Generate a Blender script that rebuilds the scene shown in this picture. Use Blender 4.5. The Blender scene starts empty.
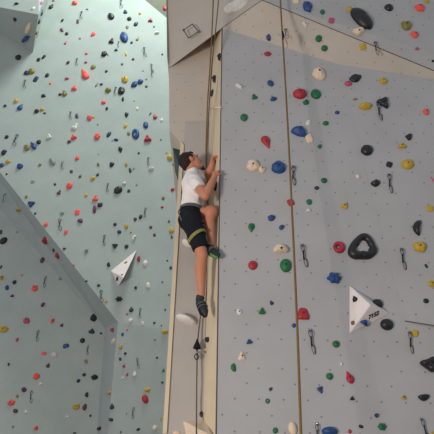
import bpy, bmesh, math, random
from mathutils import Vector, Matrix, noise
CAM_PITCH=2.100234; CAM_ROLL=0.023562; FOCAL_PX=560.0

S=bpy.context.scene; COL=S.collection
# ------------------------------------------------------------ camera
cam=bpy.data.cameras.new('camera'); co=bpy.data.objects.new('camera',cam); COL.objects.link(co)
cam.sensor_width=36; cam.lens=36*FOCAL_PX/434; cam.clip_start=.05; cam.clip_end=200
co.matrix_world=Matrix.Translation((0,0,1.6))@Matrix.Rotation(CAM_PITCH,4,'X')@Matrix.Rotation(CAM_ROLL,4,'Z')
S.camera=co
# ------------------------------------------------------------ light
S.view_settings.view_transform='Standard'; S.view_settings.look='None'; S.view_settings.gamma=1; S.view_settings.use_curve_mapping=False
S.view_settings.exposure=0.0
W=bpy.data.worlds.new('hall_air'); S.world=W; W.use_nodes=True
bg=W.node_tree.nodes['Background']; bg.inputs[0].default_value=(.84,.92,1,1); bg.inputs[1].default_value=.47
def area(name,loc,target,size,power,col,spread=180):
    l=bpy.data.lights.new(name,'AREA'); l.energy=power; l.size=size; l.color=col; l.spread=math.radians(spread)
    o=bpy.data.objects.new(name,l); COL.objects.link(o); o.location=loc
    o.rotation_euler=(Vector(target)-Vector(loc)).to_track_quat('-Z','Y').to_euler()
    return o
area('hall_window_light',(-4.5,-1.4,.7),(.8,4.7,4.5),1.2,390,(1,.90,.80))
area('roof_lamp_light',(-.6,5.6,15.5),(-2.2,9,9),2.2,650,(.89,1,.92))
# ------------------------------------------------------------ materials
def lin(c): return tuple((x/12.92 if x<=.04045 else ((x+.055)/1.055)**2.4) for x in (v/255 for v in c))+(1,)
def mat(name,rgb,rough=.6,spec=.4,noise_amt=.0,nscale=8,bump=0,bscale=200,metal=0,coat=0):
    m=bpy.data.materials.new(name); m.use_nodes=True; nt=m.node_tree; b=nt.nodes['Principled BSDF']
    b.inputs['Roughness'].default_value=rough; b.inputs['Specular IOR Level'].default_value=spec; b.inputs['Metallic'].default_value=metal
    b.inputs['Base Color'].default_value=lin(rgb)
    tc=nt.nodes.new('ShaderNodeTexCoord')
    if noise_amt:
        n=nt.nodes.new('ShaderNodeTexNoise'); n.inputs['Scale'].default_value=nscale; n.inputs['Detail'].default_value=5
        nt.links.new(tc.outputs['Object'],n.inputs['Vector'])
        r=nt.nodes.new('ShaderNodeMix'); r.data_type='RGBA'; r.blend_type='MULTIPLY'; r.inputs[0].default_value=1
        cr=nt.nodes.new('ShaderNodeMapRange'); cr.inputs[1].default_value=.3; cr.inputs[2].default_value=.7; cr.inputs[3].default_value=1-noise_amt; cr.inputs[4].default_value=1+noise_amt*.5
        nt.links.new(n.outputs[0],cr.inputs[0])
        r.inputs[6].default_value=lin(rgb); nt.links.new(cr.outputs[0],r.inputs[7]); nt.links.new(r.outputs[2],b.inputs['Base Color'])
    if bump:
        n=nt.nodes.new('ShaderNodeTexNoise'); n.inputs['Scale'].default_value=bscale; nt.links.new(tc.outputs['Object'],n.inputs['Vector'])
        bp=nt.nodes.new('ShaderNodeBump'); bp.inputs['Strength'].default_value=bump; bp.inputs['Distance'].default_value=.01
        nt.links.new(n.outputs[0],bp.inputs['Height']); nt.links.new(bp.outputs[0],b.inputs['Normal'])
    return m
def wall_mat(name,rgb,su,sv,ou,ov,rad,dark=.45,noise_amt=.07):
    """sanded paint with staggered T-nut holes every su metres along, rows sv metres apart"""
    m=mat(name,rgb,.85,.2,noise_amt,2.2,.25,260); nt=m.node_tree; b=nt.nodes['Principled BSDF']
    N=nt.nodes.new; L=nt.links.new
    tc=N('ShaderNodeTexCoord'); sp=N('ShaderNodeSeparateXYZ'); L(tc.outputs['Object'],sp.inputs[0])
    def M(op,a,b_=None,c=None):
        n=N('ShaderNodeMath'); n.operation=op
        for i,v in enumerate((a,b_,c)):
            if v is None: continue
            if isinstance(v,(int,float)): n.inputs[i].default_value=v
            else: L(v,n.inputs[i])
        return n.outputs[0]
    u=M('DIVIDE',M('SUBTRACT',sp.outputs[0],ou),su); v=M('DIVIDE',M('SUBTRACT',sp.outputs[2],ov),sv)
    row=M('FLOOR',v); par=M('MULTIPLY',M('MODULO',M('ABSOLUTE',row),2.),.5)
    nz=N('ShaderNodeTexWhiteNoise'); nz.noise_dimensions='2D'; cx=N('ShaderNodeCombineXYZ')
    uu=M('ADD',u,par); L(M('FLOOR',uu),cx.inputs[0]); L(row,cx.inputs[1]); L(cx.outputs[0],nz.inputs[0])
    fu=M('MULTIPLY',M('SUBTRACT',M('FRACT',uu),.5),su); fv=M('MULTIPLY',M('SUBTRACT',M('FRACT',v),.5),sv)
    d=M('SQRT',M('ADD',M('MULTIPLY',fu,fu),M('MULTIPLY',fv,fv)))
    mask=M('LESS_THAN',d,rad); mask=M('MULTIPLY',mask,M('GREATER_THAN',nz.outputs[0],.15))
    old=b.inputs['Base Color'].links[0].from_socket
    mx=N('ShaderNodeMix'); mx.data_type='RGBA'; L(M('MULTIPLY',mask,dark+.2),mx.inputs[0]); L(old,mx.inputs[6]); mx.inputs[7].default_value=(.03,.03,.03,1)
    L(mx.outputs[2],b.inputs['Base Color'])
    return m
M_TEAL=wall_mat('teal_wall_paint',(168,176,172),.24,.15,0,0,.007,.1)
M_GREY=wall_mat('grey_wall_paint',(178,175,175),.2,.127,.08,.03,.0085,.3)
M_BEIGE=wall_mat('beige_wall_paint',(196,183,170),.2,.127,.08,.03,.0085,.2)
M_BEIGE2=mat('bare_beige_panel',(186,176,165),.8,.2,.05,3,.2)
M_LEDGE=mat('slate_wall_paint',(164,172,170),.85,.2,.06,3,.2)
M_HEAD=mat('dull_olive_grey_paint',(112,112,100),.85,.2,.1,3)
M_PLAT=mat('pale_lilac_panel',(180,172,166),.8,.2,.05,3,.2)
M_TAN=mat('tan_edge_strip',(214,196,168),.7,.3,.05,5)
M_FLOOR=mat('floor_mat_vinyl',(95,95,98),.6,.3,.1,2)
RGB={'K':(38,39,42),'B':(38,76,132),'n':(42,54,82),'R':(176,46,58),'O':(243,92,78),'P':(190,78,112),'U':(98,52,84),'Y':(196,160,48),'y':(136,124,62),
 'G':(34,110,66),'W':(222,216,208),'C':(232,205,178),'N':(128,92,56),'g':(132,145,140)}
NAME={'K':'black','B':'blue','n':'navy','R':'red','O':'coral','P':'pink','U':'purple','Y':'yellow','y':'olive','G':'green','W':'white','C':'cream','N':'brown','g':'grey'}
HM={k:mat(NAME[k]+'_resin',RGB[k],.38 if k=='K' else .5,.4,.12,25,.15,150) for k in RGB}
M_BOLT=mat('bolt_steel',(70,70,72),.35,.5,metal=.8)
M_STEEL=mat('hanger_steel',(150,152,156),.3,.5,metal=.9)
M_SLING=mat('black_sling',(26,27,30),.8,.2)
M_ROPE=mat('tan_rope',(132,104,62),.85,.2,.25,60,.4,300)
M_ROPE2=mat('grey_rope',(104,98,92),.85,.2,.25,60)
M_SKIN=mat('skin',(196,128,98),.55,.4,.06,12)
M_SHIRT=mat('white_cotton',(232,224,220),.9,.1,.04,9,.3,40)
M_SHORT=mat('black_shorts_cloth',(26,28,34),.85,.2,.1,12)
M_HAIR=mat('dark_brown_hair',(44,28,24),.7,.3,.2,60,.6,120)
M_SHOE=mat('dark_rubber_shoe',(42,42,46),.6,.4,.15,30)
M_SHOEG=mat('green_rubber',(96,150,84),.6,.4,.15,30)
M_HARN=mat('grey_harness_webbing',(96,98,96),.8,.2,.1,30)
M_STRAP=mat('olive_leg_loop',(158,148,84),.8,.2,.1,30)
M_WHITE=mat('white_volume_paint',(236,224,220),.7,.3,.06,10,.2)
M_CREAM=mat('cream_volume_paint',(226,206,182),.7,.3,.06,10,.2)
M_INK=mat('black_ink',(20,20,22),.7,.2)
M_LINE=mat('dark_joint',(95,88,80),.8,.2)
M_FRAME=mat('bracket_steel',(112,102,92),.5,.4,metal=.4)
# ------------------------------------------------------------ helpers
def link(name,bm,m,parent=None,smooth=True,loc=None):
    me=bpy.data.meshes.new(name); bm.normal_update(); bm.to_mesh(me); bm.free()
    if smooth:
        for p in me.polygons: p.use_smooth=True
    for x in (m if isinstance(m,(list,tuple)) else [m]): me.materials.append(x)
    o=bpy.data.objects.new(name,me); COL.objects.link(o)
    if loc is not None: o.location=loc
    if parent: o.parent=parent
    return o
def tag(o,label=None,cat=None,group=None,kind=None):
    if label:o['label']=label
    if cat:o['category']=cat
    if group:o['group']=group
    if kind:o['kind']=kind
    return o
def empty(name,loc,label,cat,group=None):
    o=bpy.data.objects.new(name,None); COL.objects.link(o); o.location=loc; o.empty_display_size=.1
    return tag(o,label,cat,group)
def basis(n):
    n=Vector(n).normalized(); up=Vector((0,0,1))-n.z*n; up.normalize(); rt=up.cross(n)
    return Matrix((rt,up,n)).transposed()
def tube_bm(bm,pts,r,seg=8,closed=False):
    pts=[Vector(p) for p in pts]; n=len(pts); rings=[]
    prev=None
    for i,p in enumerate(pts):
        a=pts[(i-1)%n] if (closed or i>0) else p; b=pts[(i+1)%n] if (closed or i<n-1) else p
        t=(b-a).normalized()
        if prev is None: x=t.orthogonal().normalized()
        else: x=(prev-prev.dot(t)*t).normalized()
        prev=x; y=t.cross(x); rr=r[i] if isinstance(r,(list,tuple)) else r
        rings.append([bm.verts.new(p+rr*(math.cos(2*math.pi*k/seg)*x+math.sin(2*math.pi*k/seg)*y)) for k in range(seg)])
    m=n if closed else n-1
    for i in range(m):
        A,B=rings[i],rings[(i+1)%n]
        for k in range(seg): bm.faces.new((A[k],A[(k+1)%seg],B[(k+1)%seg],B[k]))
    if not closed:
        bm.faces.new(rings[0][::-1]); bm.faces.new(rings[-1])
def spline(pts,k=8):
    P=[Vector(p) for p in pts]; P=[2*P[0]-P[1]]+P+[2*P[-1]-P[-2]]; out=[]
    for i in range(1,len(P)-2):
        for j in range(k):
            t=j/k; a,b,c,d=P[i-1:i+3]
            out.append(.5*((2*b)+(c-a)*t+(2*a-5*b+4*c-d)*t*t+(3*b-a-3*c+d)*t**3))
    out.append(P[-2]); return out
def slab(bm,pts,n,th):
    """prism on the wall polygon pts, th metres out along n"""
    n=Vector(n); A=[bm.verts.new(Vector(p)) for p in pts]; B=[bm.verts.new(Vector(p)+n*th) for p in pts]; k=len(pts)
    bm.faces.new(B); bm.faces.new(A[::-1])
    for i in range(k): bm.faces.new((A[i],A[(i+1)%k],B[(i+1)%k],B[i]))
    bmesh.ops.recalc_face_normals(bm,faces=bm.faces)
PANELS={
 'wall_left':[[(-6.229,9.000,10.031),(-1.616,9.000,4.785),(1.410,9.000,4.380),(2.083,9.000,16.706),(-7.980,9.000,16.301)]],
 'wall_left_lower':[[(-1.616,9.000,4.785),(-1.616,9.600,0.000),(1.410,9.600,0.000),(1.410,9.000,4.380)]],
 'wall_left_recess':[[(-2.022,10.000,5.017),(-6.534,10.000,9.579),(-6.534,10.000,0.000),(-1.781,10.000,0.000)]],
 'wall_left_ledge':[[(-6.229,9.000,10.031),(-6.534,10.000,9.579),(-2.022,10.000,5.017),(-1.616,9.000,4.785)],[(-1.616,9.000,4.785),(-2.022,10.000,5.017),(-1.781,10.000,0.000),(-1.616,9.600,0.000)]],
 'wall_box_underside':[[(-6.247,8.000,11.637),(-5.788,9.000,8.451),(-4.203,9.000,11.031),(-3.825,8.000,11.076)]],
 'wall_box':[[(-6.247,8.000,11.637),(-3.825,8.000,11.076),(-4.247,8.000,13.597),(-7.094,8.000,14.668)],[(-3.825,8.000,11.076),(-4.203,9.000,11.031),(-4.105,9.000,15.123),(-4.247,8.000,13.597)]],
 'wall_left_header':[[(-2.311,9.000,13.355),(-1.107,9.000,12.046),(-0.853,8.750,14.867),(-2.628,8.750,14.799)]],
 'wall_tower_face':[[(0.046,4.700,0.000),(3.100,4.700,0.000),(4.228,4.700,5.896),(2.837,4.700,6.158),(1.352,4.700,6.447),(0.007,4.700,7.005)]],
 'wall_tower_facet':[[(4.147,4.600,5.833),(1.395,4.698,6.414),(1.542,4.698,4.646),(1.676,4.698,3.334),(3.254,4.610,3.068)],[(1.676,4.698,3.334),(3.254,4.700,3.068),(3.254,4.610,3.068)]],
 'wall_tower_side':[[(-0.100,5.050,7.255),(-0.067,5.050,0.000),(0.046,4.700,0.000),(0.007,4.700,7.005)]],
 'wall_corner_face':[[(-0.100,5.050,7.255),(-0.636,5.050,6.672),(-0.571,5.050,5.697),(-0.427,5.050,5.514),(-0.416,5.050,0.000),(-0.067,5.050,0.000)]],
 'wall_prow':[[(-0.636,5.050,6.672),(-0.100,5.050,7.255),(0.007,4.700,7.005),(0.110,4.450,8.368),(-0.809,4.800,8.865),(-0.665,4.980,6.804)]],
 'wall_prow_right':[[(0.007,4.700,7.005),(0.472,4.420,7.178),(0.971,4.350,8.249),(0.110,4.450,8.368)]],
 'wall_overhang':[[(1.352,4.700,6.447),(2.837,4.700,6.158),(0.472,4.420,7.178),(0.007,4.700,7.005)]],
 'wall_tower_upper':[[(0.472,4.420,7.178),(2.837,4.700,6.158),(4.228,4.700,5.896),(5.108,4.600,8.788),(0.971,4.350,8.249)]],
 'wall_tower_flank':[[(-0.636,5.050,6.672),(-0.571,5.050,5.697),(-0.571,7.000,5.697),(-0.636,7.000,6.672)],[(-0.571,5.050,5.697),(-0.427,5.050,5.514),(-0.427,7.000,5.514),(-0.571,7.000,5.697)],[(-0.427,5.050,5.514),(-0.416,5.050,0.000),(-0.416,7.000,0.000),(-0.427,7.000,5.514)],[(-0.665,4.980,6.804),(-0.636,5.050,6.672),(-0.636,7.000,6.672),(-0.665,7.000,6.804)],[(-0.809,4.800,8.865),(-0.665,4.980,6.804),(-0.665,7.000,6.804),(-0.809,7.000,8.865)]],
}
VOLUMES={
 'left':([(-1.422,9.000,6.149),(-1.848,9.000,5.716),(-1.680,9.000,5.435)],(-1.553,8.700,5.458)),
 'right':([(1.216,4.700,3.666),(1.171,4.700,3.204),(1.554,4.700,3.398)],(1.349,4.560,3.425)),
 'tower':([(-0.260,5.050,2.517),(-0.062,5.050,2.530),(-0.032,5.050,2.071),(-0.150,5.050,2.159)],(0.017,4.690,2.333)),
}
# shape, colour, centre on the wall, wall normal, width, height, depth, turn in degrees, show bolt, group, label
HOLDS=[
 ('ringtri','K',(1.381,4.700,4.055),(0.000,-1.000,0.000),0.284,0.290,0.090,0,1,1,'huge hollow black triangle on the grey tower'),
 ('egg','K',(1.644,4.497,6.981),(0.057,-0.997,-0.052),0.190,0.364,0.080,33,1,1,'huge black oval on the grey tower'),
 ('tri','K',(1.823,4.700,2.956),(0.000,-1.000,0.000),0.157,0.139,0.066,200,1,1,'big black three-cornered hold on the grey tower'),
 ('long','W',(-0.269,5.050,3.420),(0.000,-1.000,0.000),0.240,0.075,0.101,-22,0,2,'long white pinch in the tower corner'),
 ('rosette','B',(1.089,4.700,3.728),(0.000,-1.000,0.000),0.142,0.121,0.060,0,1,1,'lobed blue hold on the grey tower'),
 ('half','C',(0.607,4.700,3.999),(0.000,-1.000,0.000),0.137,0.133,0.058,-90,1,1,'cream half-moon on the grey tower'),
 ('moon','K',(1.929,4.685,4.279),(-0.036,-0.999,-0.004),0.110,0.173,0.046,-14,1,1,'black crescent on the grey tower'),
 ('blob','C',(1.127,4.700,6.274),(0.000,-1.000,0.000),0.152,0.186,0.064,0,1,1,'big cream boulder on the grey tower'),
 ('jug','B',(0.614,4.700,4.953),(0.000,-1.000,0.000),0.145,0.143,0.061,0,1,1,'big blue shell on the grey tower'),
 ('wedge','R',(0.782,4.700,3.380),(0.000,-1.000,0.000),0.110,0.129,0.046,0,1,1,'red trapezoid on the grey tower'),
 ('horn','B',(0.860,4.700,5.431),(0.000,-1.000,0.000),0.147,0.146,0.062,0,1,1,'big blue hook on the grey tower'),
 ('dome','B',(0.935,4.700,2.396),(0.000,-1.000,0.000),0.128,0.072,0.054,0,1,1,'low blue dome on the grey tower'),
 ('dome','K',(1.511,4.700,3.295),(0.000,-1.000,0.000),0.116,0.104,0.049,0,1,1,'black dome on the grey tower'),
 ('egg','G',(0.646,4.700,3.843),(0.000,-1.000,0.000),0.107,0.137,0.045,0,1,1,'big green bell on the grey tower'),
 ('egg','R',(0.893,4.700,5.959),(0.000,-1.000,0.000),0.153,0.141,0.064,0,1,1,'wide red oval on the grey tower'),
 ('ring','R',(1.160,4.700,4.048),(0.000,-1.000,0.000),0.113,0.128,0.036,0,1,1,'red ring on the grey tower'),
 ('blob','Y',(1.919,4.687,4.064),(-0.036,-0.999,-0.004),0.120,0.112,0.050,0,1,1,'big yellow knob on the grey tower'),
 ('egg','K',(1.553,4.696,5.198),(-0.036,-0.999,-0.003),0.129,0.130,0.054,-60,1,1,'grooved black oval on the grey tower'),
 ('drop','R',(0.503,4.700,5.273),(0.000,-1.000,0.000),0.103,0.176,0.043,200,1,1,'red wedge on the grey tower'),
 ('dome','Y',(1.948,4.682,5.016),(-0.036,-0.999,-0.003),0.122,0.120,0.051,0,1,1,'ochre dome on the grey tower'),
 ('half','K',(1.732,4.700,2.690),(0.000,-1.000,0.000),0.079,0.094,0.033,95,1,1,'low black half-moon on the grey tower'),
 ('drop','O',(-2.960,9.000,10.400),(0.000,-1.000,0.000),0.173,0.360,0.073,28,1,0,'big coral teardrop on the teal wall'),
 ('long','Y',(1.602,4.692,5.792),(-0.036,-0.999,-0.003),0.150,0.084,0.063,0,0,1,'long yellow bar on the grey tower'),
 ('blob','B',(1.009,4.454,7.113),(0.057,-0.997,-0.052),0.116,0.166,0.049,20,1,1,'overhang-rim blue knob on the grey tower'),
 ('cone','C',(0.240,4.700,2.984),(0.000,-1.000,0.000),0.073,0.098,0.031,180,1,1,'cream cone on the grey tower'),
 ('blob','y',(2.171,4.530,6.920),(0.057,-0.997,-0.052),0.122,0.132,0.051,0,1,1,'mustard knob up right on the grey tower'),
 ('horn','K',(1.538,4.693,6.221),(-0.036,-0.999,-0.003),0.115,0.133,0.048,90,1,1,'hooked black hold on the grey tower'),
 ('egg','B',(-2.217,9.000,11.561),(0.000,-1.000,0.000),0.172,0.347,0.072,15,1,0,'upper big blue oval on the teal wall'),
 ('ring','B',(-1.695,9.000,8.776),(0.000,-1.000,0.000),0.154,0.275,0.048,10,1,0,'lower big blue oval on the teal wall'),
 ('dome','R',(0.342,4.700,3.840),(0.000,-1.000,0.000),0.086,0.096,0.036,0,1,1,'round red knob on the grey tower'),
 ('blob','O',(2.378,4.525,7.233),(0.057,-0.997,-0.052),0.114,0.115,0.048,0,1,1,'upper coral knob on the grey tower'),
 ('long','R',(-1.073,9.152,3.573),(0.000,-0.992,-0.124),0.108,0.148,0.045,30,0,0,'tall crimson pinch on the teal wall'),
 ('tri','R',(-1.440,9.000,8.649),(0.000,-1.000,0.000),0.160,0.197,0.067,10,1,0,'dark red knob on the teal wall'),
 ('egg','K',(-1.900,9.000,7.405),(0.000,-1.000,0.000),0.151,0.178,0.064,-30,1,0,'big black egg on the teal wall'),
 ('drop','B',(-3.714,9.000,8.428),(0.000,-1.000,0.000),0.128,0.222,0.054,35,1,0,'slanted blue pinch on the teal wall'),
 ('tri','B',(-3.497,9.000,7.051),(0.000,-1.000,0.000),0.149,0.143,0.063,180,1,0,'slanting-edge blue chunk on the teal wall'),
 ('egg','K',(-2.110,9.000,9.932),(0.000,-1.000,0.000),0.145,0.221,0.061,0,1,0,'big black-green oval on the teal wall'),
 ('blob','Y',(-3.880,10.000,4.944),(-0.000,-1.000,0.000),0.160,0.112,0.067,0,1,0,'left-rim yellow knob on the teal wall'),
 ('blob','K',(-2.257,10.000,5.210),(-0.000,-1.000,0.000),0.134,0.143,0.056,0,1,0,'black bend knob on the teal wall'),
 ('egg','K',(-4.271,10.000,6.782),(-0.000,-1.000,0.000),0.136,0.168,0.057,-30,1,0,'left-rim black oval on the teal wall'),
 ('blob','B',(-4.280,8.669,11.092),(-0.224,-0.129,-0.966),0.257,0.090,0.107,-20,1,0,'blue box-underside hold on the teal wall'),
 ('rosette','O',(-2.464,9.000,8.686),(0.000,-1.000,0.000),0.130,0.201,0.055,0,1,0,'pale coral lobed knob on the teal wall'),
 ('long','K',(-0.018,4.823,4.787),(-0.958,-0.288,-0.005),0.086,0.109,0.036,0,0,2,'black under-arm hold in the tower corner'),
 ('half','K',(-0.055,4.918,6.383),(-0.958,-0.288,-0.005),0.095,0.110,0.040,0,1,2,'high corner half-moon in the tower corner'),
 ('egg','K',(-2.600,9.000,12.245),(0.000,-1.000,0.000),0.151,0.234,0.063,25,1,0,'topmost black oval on the teal wall'),
 ('long','G',(0.970,4.700,2.833),(0.000,-1.000,0.000),0.067,0.054,0.028,-50,0,1,'small green leaf on the grey tower'),
 ('dome','O',(-3.122,10.000,4.101),(-0.000,-1.000,0.000),0.120,0.114,0.050,0,1,0,'big low coral knob on the teal wall'),
 ('drop','B',(-4.163,9.000,9.416),(0.000,-1.000,0.000),0.126,0.188,0.053,-20,1,0,'blue wedge on the teal wall'),
 ('blob','Y',(-2.345,10.000,3.601),(0.000,-1.000,-0.000),0.117,0.104,0.049,0,1,0,'low mustard block on the teal wall'),
 ('dome','O',(-2.842,9.000,7.482),(0.000,-1.000,0.000),0.116,0.155,0.049,0,1,0,'round coral knob on the teal wall'),
 ('rosette','K',(-1.643,9.000,5.191),(0.000,-1.000,0.000),0.123,0.105,0.052,0,1,0,'lobed black chunk on the teal wall'),
 ('blob','O',(-3.475,10.000,3.645),(-0.000,-1.000,0.000),0.130,0.089,0.055,0,1,0,'wide coral knob on the teal wall'),
 ('blob','O',(-3.459,10.000,5.769),(-0.000,-1.000,0.000),0.123,0.125,0.052,0,1,0,'lone coral knob on the teal wall'),
 ('blob','P',(-3.493,10.000,5.120),(-0.000,-1.000,0.000),0.119,0.118,0.050,0,1,0,'magenta knob on the teal wall'),
 ('blob','B',(-1.849,9.000,10.131),(0.000,-1.000,0.000),0.130,0.181,0.055,0,1,0,'left blue twin on the teal wall'),
 ('drop','Y',(-0.830,9.000,6.575),(0.000,-1.000,0.000),0.104,0.146,0.044,0,1,0,'tower-side yellow knob on the teal wall'),
 ('blob','K',(-2.097,10.000,4.110),(0.000,-1.000,-0.000),0.120,0.096,0.050,0,1,0,'wide black knob on the teal wall'),
 ('long','U',(-2.294,9.000,6.970),(0.000,-1.000,0.000),0.078,0.185,0.033,5,0,0,'tall purple pinch on the teal wall'),
 ('crimp','B',(-2.689,10.000,4.661),(-0.000,-1.000,0.000),0.123,0.088,0.039,15,0,0,'low blue edge on the teal wall'),
 ('half','K',(-0.048,4.947,3.205),(-0.951,-0.308,-0.004),0.097,0.047,0.038,0,0,2,'low black strip hold in the tower corner'),
 ('blob','Y',(-0.825,9.006,4.638),(-0.018,-0.991,-0.136),0.107,0.080,0.045,0,1,0,'low yellow chunk on the teal wall'),
 ('crimp','W',(0.185,4.625,7.297),(-0.137,-0.976,-0.169),0.353,0.158,0.090,24,0,1,'big white edge hold left of the overhang-rim blue knob'),
 ('tri','K',(1.808,4.685,5.849),(-0.036,-0.999,-0.003),0.145,0.159,0.061,205,1,1,'big black triangular hold right of the long yellow bar'),
 ('blob','C',(0.358,4.700,4.962),(0.000,-1.000,0.000),0.127,0.134,0.053,21,1,1,'big cream rounded hold left of the big blue shell, farther of two'),
 ('long','W',(-0.288,5.050,4.235),(0.000,-1.000,0.000),0.148,0.082,0.062,-28,0,2,'big white elongated hold lower left of the black under-arm hold'),
 ('long','C',(0.642,4.700,2.413),(0.000,-1.000,0.000),0.074,0.105,0.031,10,0,1,'medium cream elongated hold left of the low blue dome'),
 ('drop','R',(1.138,4.700,2.831),(0.000,-1.000,0.000),0.074,0.116,0.031,20,1,1,'medium red teardrop hold right of the small green leaf'),
 ('dome','K',(1.452,4.700,3.487),(0.000,-1.000,0.000),0.099,0.092,0.042,-3,1,1,'medium black domed hold right of the white pyramid volume'),
 ('dome','G',(1.072,4.700,5.967),(0.000,-1.000,0.000),0.114,0.137,0.048,5,1,1,'medium green domed hold right of the wide red oval'),
 ('blob','C',(1.598,4.510,6.781),(-0.082,-0.896,-0.437),0.131,0.100,0.055,6,1,1,'medium cream rounded hold below the huge black oval'),
 ('half','K',(1.590,4.696,4.794),(-0.036,-0.999,-0.003),0.098,0.098,0.041,105,1,1,'medium black half-moon hold below the grooved black oval'),
 ('dome','C',(-4.152,8.385,11.101),(-0.224,-0.129,-0.966),0.336,0.094,0.112,0,1,0,'big cream domed hold above the blue box-underside hold'),
 ('rosette','G',(1.360,4.700,2.442),(0.000,-1.000,0.000),0.077,0.064,0.032,-3,1,1,'medium green lobed hold lower left of the low black half-moon'),
 ('drop','O',(2.262,4.542,6.784),(0.057,-0.997,-0.052),0.121,0.098,0.051,-70,1,1,'medium coral teardrop hold lower right of the mustard knob up right'),
 ('crimp','C',(0.958,4.700,5.341),(0.000,-1.000,0.000),0.085,0.120,0.027,14,0,1,'medium cream hold lower right of the big blue hook'),
 ('drop','G',(0.332,4.700,4.233),(0.000,-1.000,0.000),0.072,0.105,0.030,180,1,1,'medium green teardrop hold above the round red knob'),
 ('egg','K',(1.998,4.506,7.194),(0.057,-0.997,-0.052),0.108,0.110,0.045,60,1,1,'medium black oval hold upper left of the mustard knob up right'),
 ('drop','K',(2.009,4.679,5.377),(-0.036,-0.999,-0.003),0.107,0.071,0.045,70,1,1,'medium black teardrop hold above the ochre dome'),
 ('tri','B',(1.304,4.668,3.301),(0.348,-0.639,-0.686),0.094,0.059,0.039,-15,1,1,'medium blue hold below the white pyramid volume'),
 ('cone','W',(0.985,4.514,6.890),(-0.087,-0.891,-0.445),0.092,0.093,0.039,0,1,1,'medium white cone hold below the overhang-rim blue knob'),
 ('tri','G',(0.417,4.700,3.390),(0.000,-1.000,0.000),0.067,0.077,0.028,0,1,1,'medium green triangular hold left of the red trapezoid'),
 ('blob','C',(0.450,4.700,4.922),(0.000,-1.000,0.000),0.082,0.088,0.034,-4,1,1,'medium cream rounded hold left of the big blue shell, nearer of two'),
 ('crimp','Y',(1.746,4.700,3.222),(0.000,-1.000,0.000),0.069,0.065,0.022,-11,0,1,'medium yellow hold right of the black dome'),
 ('tri','Y',(1.256,4.700,4.511),(0.000,-1.000,0.000),0.070,0.093,0.029,-24,1,1,'medium yellow hold above the red ring'),
 ('dome','G',(0.268,4.700,5.607),(0.000,-1.000,0.000),0.083,0.100,0.035,5,1,1,'medium green domed hold upper left of the red wedge'),
 ('tri','Y',(1.923,4.682,5.250),(-0.036,-0.999,-0.003),0.092,0.074,0.039,-3,1,1,'medium yellow hold above the ochre dome'),
 ('tri','B',(0.884,4.700,2.724),(0.000,-1.000,0.000),0.056,0.067,0.024,200,1,1,'medium blue triangular hold lower left of the small green leaf'),
 ('crimp','R',(0.725,4.700,4.536),(0.000,-1.000,0.000),0.074,0.085,0.023,24,0,1,'medium red hold below the big blue shell'),
 ('jug','Y',(1.969,4.686,3.690),(-0.036,-0.999,-0.004),0.068,0.070,0.028,13,1,1,'medium yellow hold below the big yellow knob'),
 ('dome','G',(1.050,4.700,3.111),(0.000,-1.000,0.000),0.065,0.064,0.027,-17,1,1,'medium green hold above the small green leaf'),
 ('crimp','Y',(1.643,4.587,6.617),(-0.087,-0.891,-0.445),0.081,0.093,0.025,12,0,1,'medium yellow hold below the huge black oval'),
 ('tri','W',(-2.947,9.000,8.913),(0.000,-1.000,0.000),0.124,0.204,0.052,-22,1,0,'medium white hold upper left of the pale coral lobed knob'),
 ('long','g',(-3.263,9.000,8.041),(0.000,-1.000,0.000),0.111,0.200,0.047,30,0,0,'medium grey elongated hold lower right of the slanted blue pinch'),
 ('crimp','Y',(2.085,4.679,4.488),(-0.036,-0.999,-0.004),0.069,0.082,0.022,-14,0,1,'medium yellow hold upper right of the black crescent'),
 ('half','K',(-0.090,5.050,2.571),(0.000,-1.000,-0.000),0.051,0.064,0.022,0,1,2,'small black half-moon hold below the low black strip hold'),
 ('jug','Y',(-2.069,9.000,10.269),(0.000,-1.000,0.000),0.131,0.206,0.055,22,1,0,'medium yellow jug hold upper left of the left blue twin'),
 ('tri','O',(-2.309,9.000,7.200),(0.000,-1.000,0.000),0.114,0.161,0.048,-1,1,0,'medium coral hold above the tall purple pinch'),
 ('half','O',(2.257,4.669,5.719),(-0.036,-0.999,-0.003),0.076,0.089,0.032,16,1,1,'small coral hold above the ochre dome'),
 ('half','B',(0.573,4.663,6.818),(-0.245,-0.770,-0.589),0.079,0.087,0.033,1,1,1,'small blue hold lower left of the overhang-rim blue knob'),
 ('dome','G',(1.139,4.581,6.727),(-0.087,-0.891,-0.445),0.077,0.088,0.032,-9,1,1,'small green domed hold below the overhang-rim blue knob'),
 ('blob','B',(0.530,4.700,4.354),(0.000,-1.000,0.000),0.073,0.070,0.031,23,1,1,'small blue hold above the cream half-moon, farther of two'),
 ('half','K',(-0.003,4.741,6.562),(-0.958,-0.288,-0.005),0.083,0.117,0.035,0,1,2,'small black half-moon hold above the high corner half-moon'),
 ('drop','K',(-0.088,5.026,6.264),(-0.951,-0.308,-0.004),0.090,0.112,0.038,0,1,2,'small black teardrop hold below the high corner half-moon, nearer of two'),
 ('blob','Y',(1.849,4.682,6.174),(-0.036,-0.999,-0.003),0.089,0.078,0.038,-15,1,1,'small yellow hold right of the hooked black hold'),
 ('dome','y',(-4.120,9.000,10.435),(0.000,-1.000,0.000),0.148,0.163,0.062,20,1,0,'medium olive hold below the blue box-underside hold'),
 ('rosette','W',(-2.873,10.000,4.497),(-0.000,-1.000,0.000),0.122,0.112,0.051,4,1,0,'medium white lobed hold lower left of the low blue edge'),
 ('blob','B',(0.573,4.700,6.115),(0.000,-1.000,0.000),0.070,0.107,0.029,13,1,1,'small blue hold left of the wide red oval, farther of two'),
 ('drop','K',(1.245,4.662,3.518),(-0.666,-0.743,0.066),0.060,0.069,0.025,17,1,1,'small black teardrop hold upper left of the white pyramid volume'),
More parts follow.
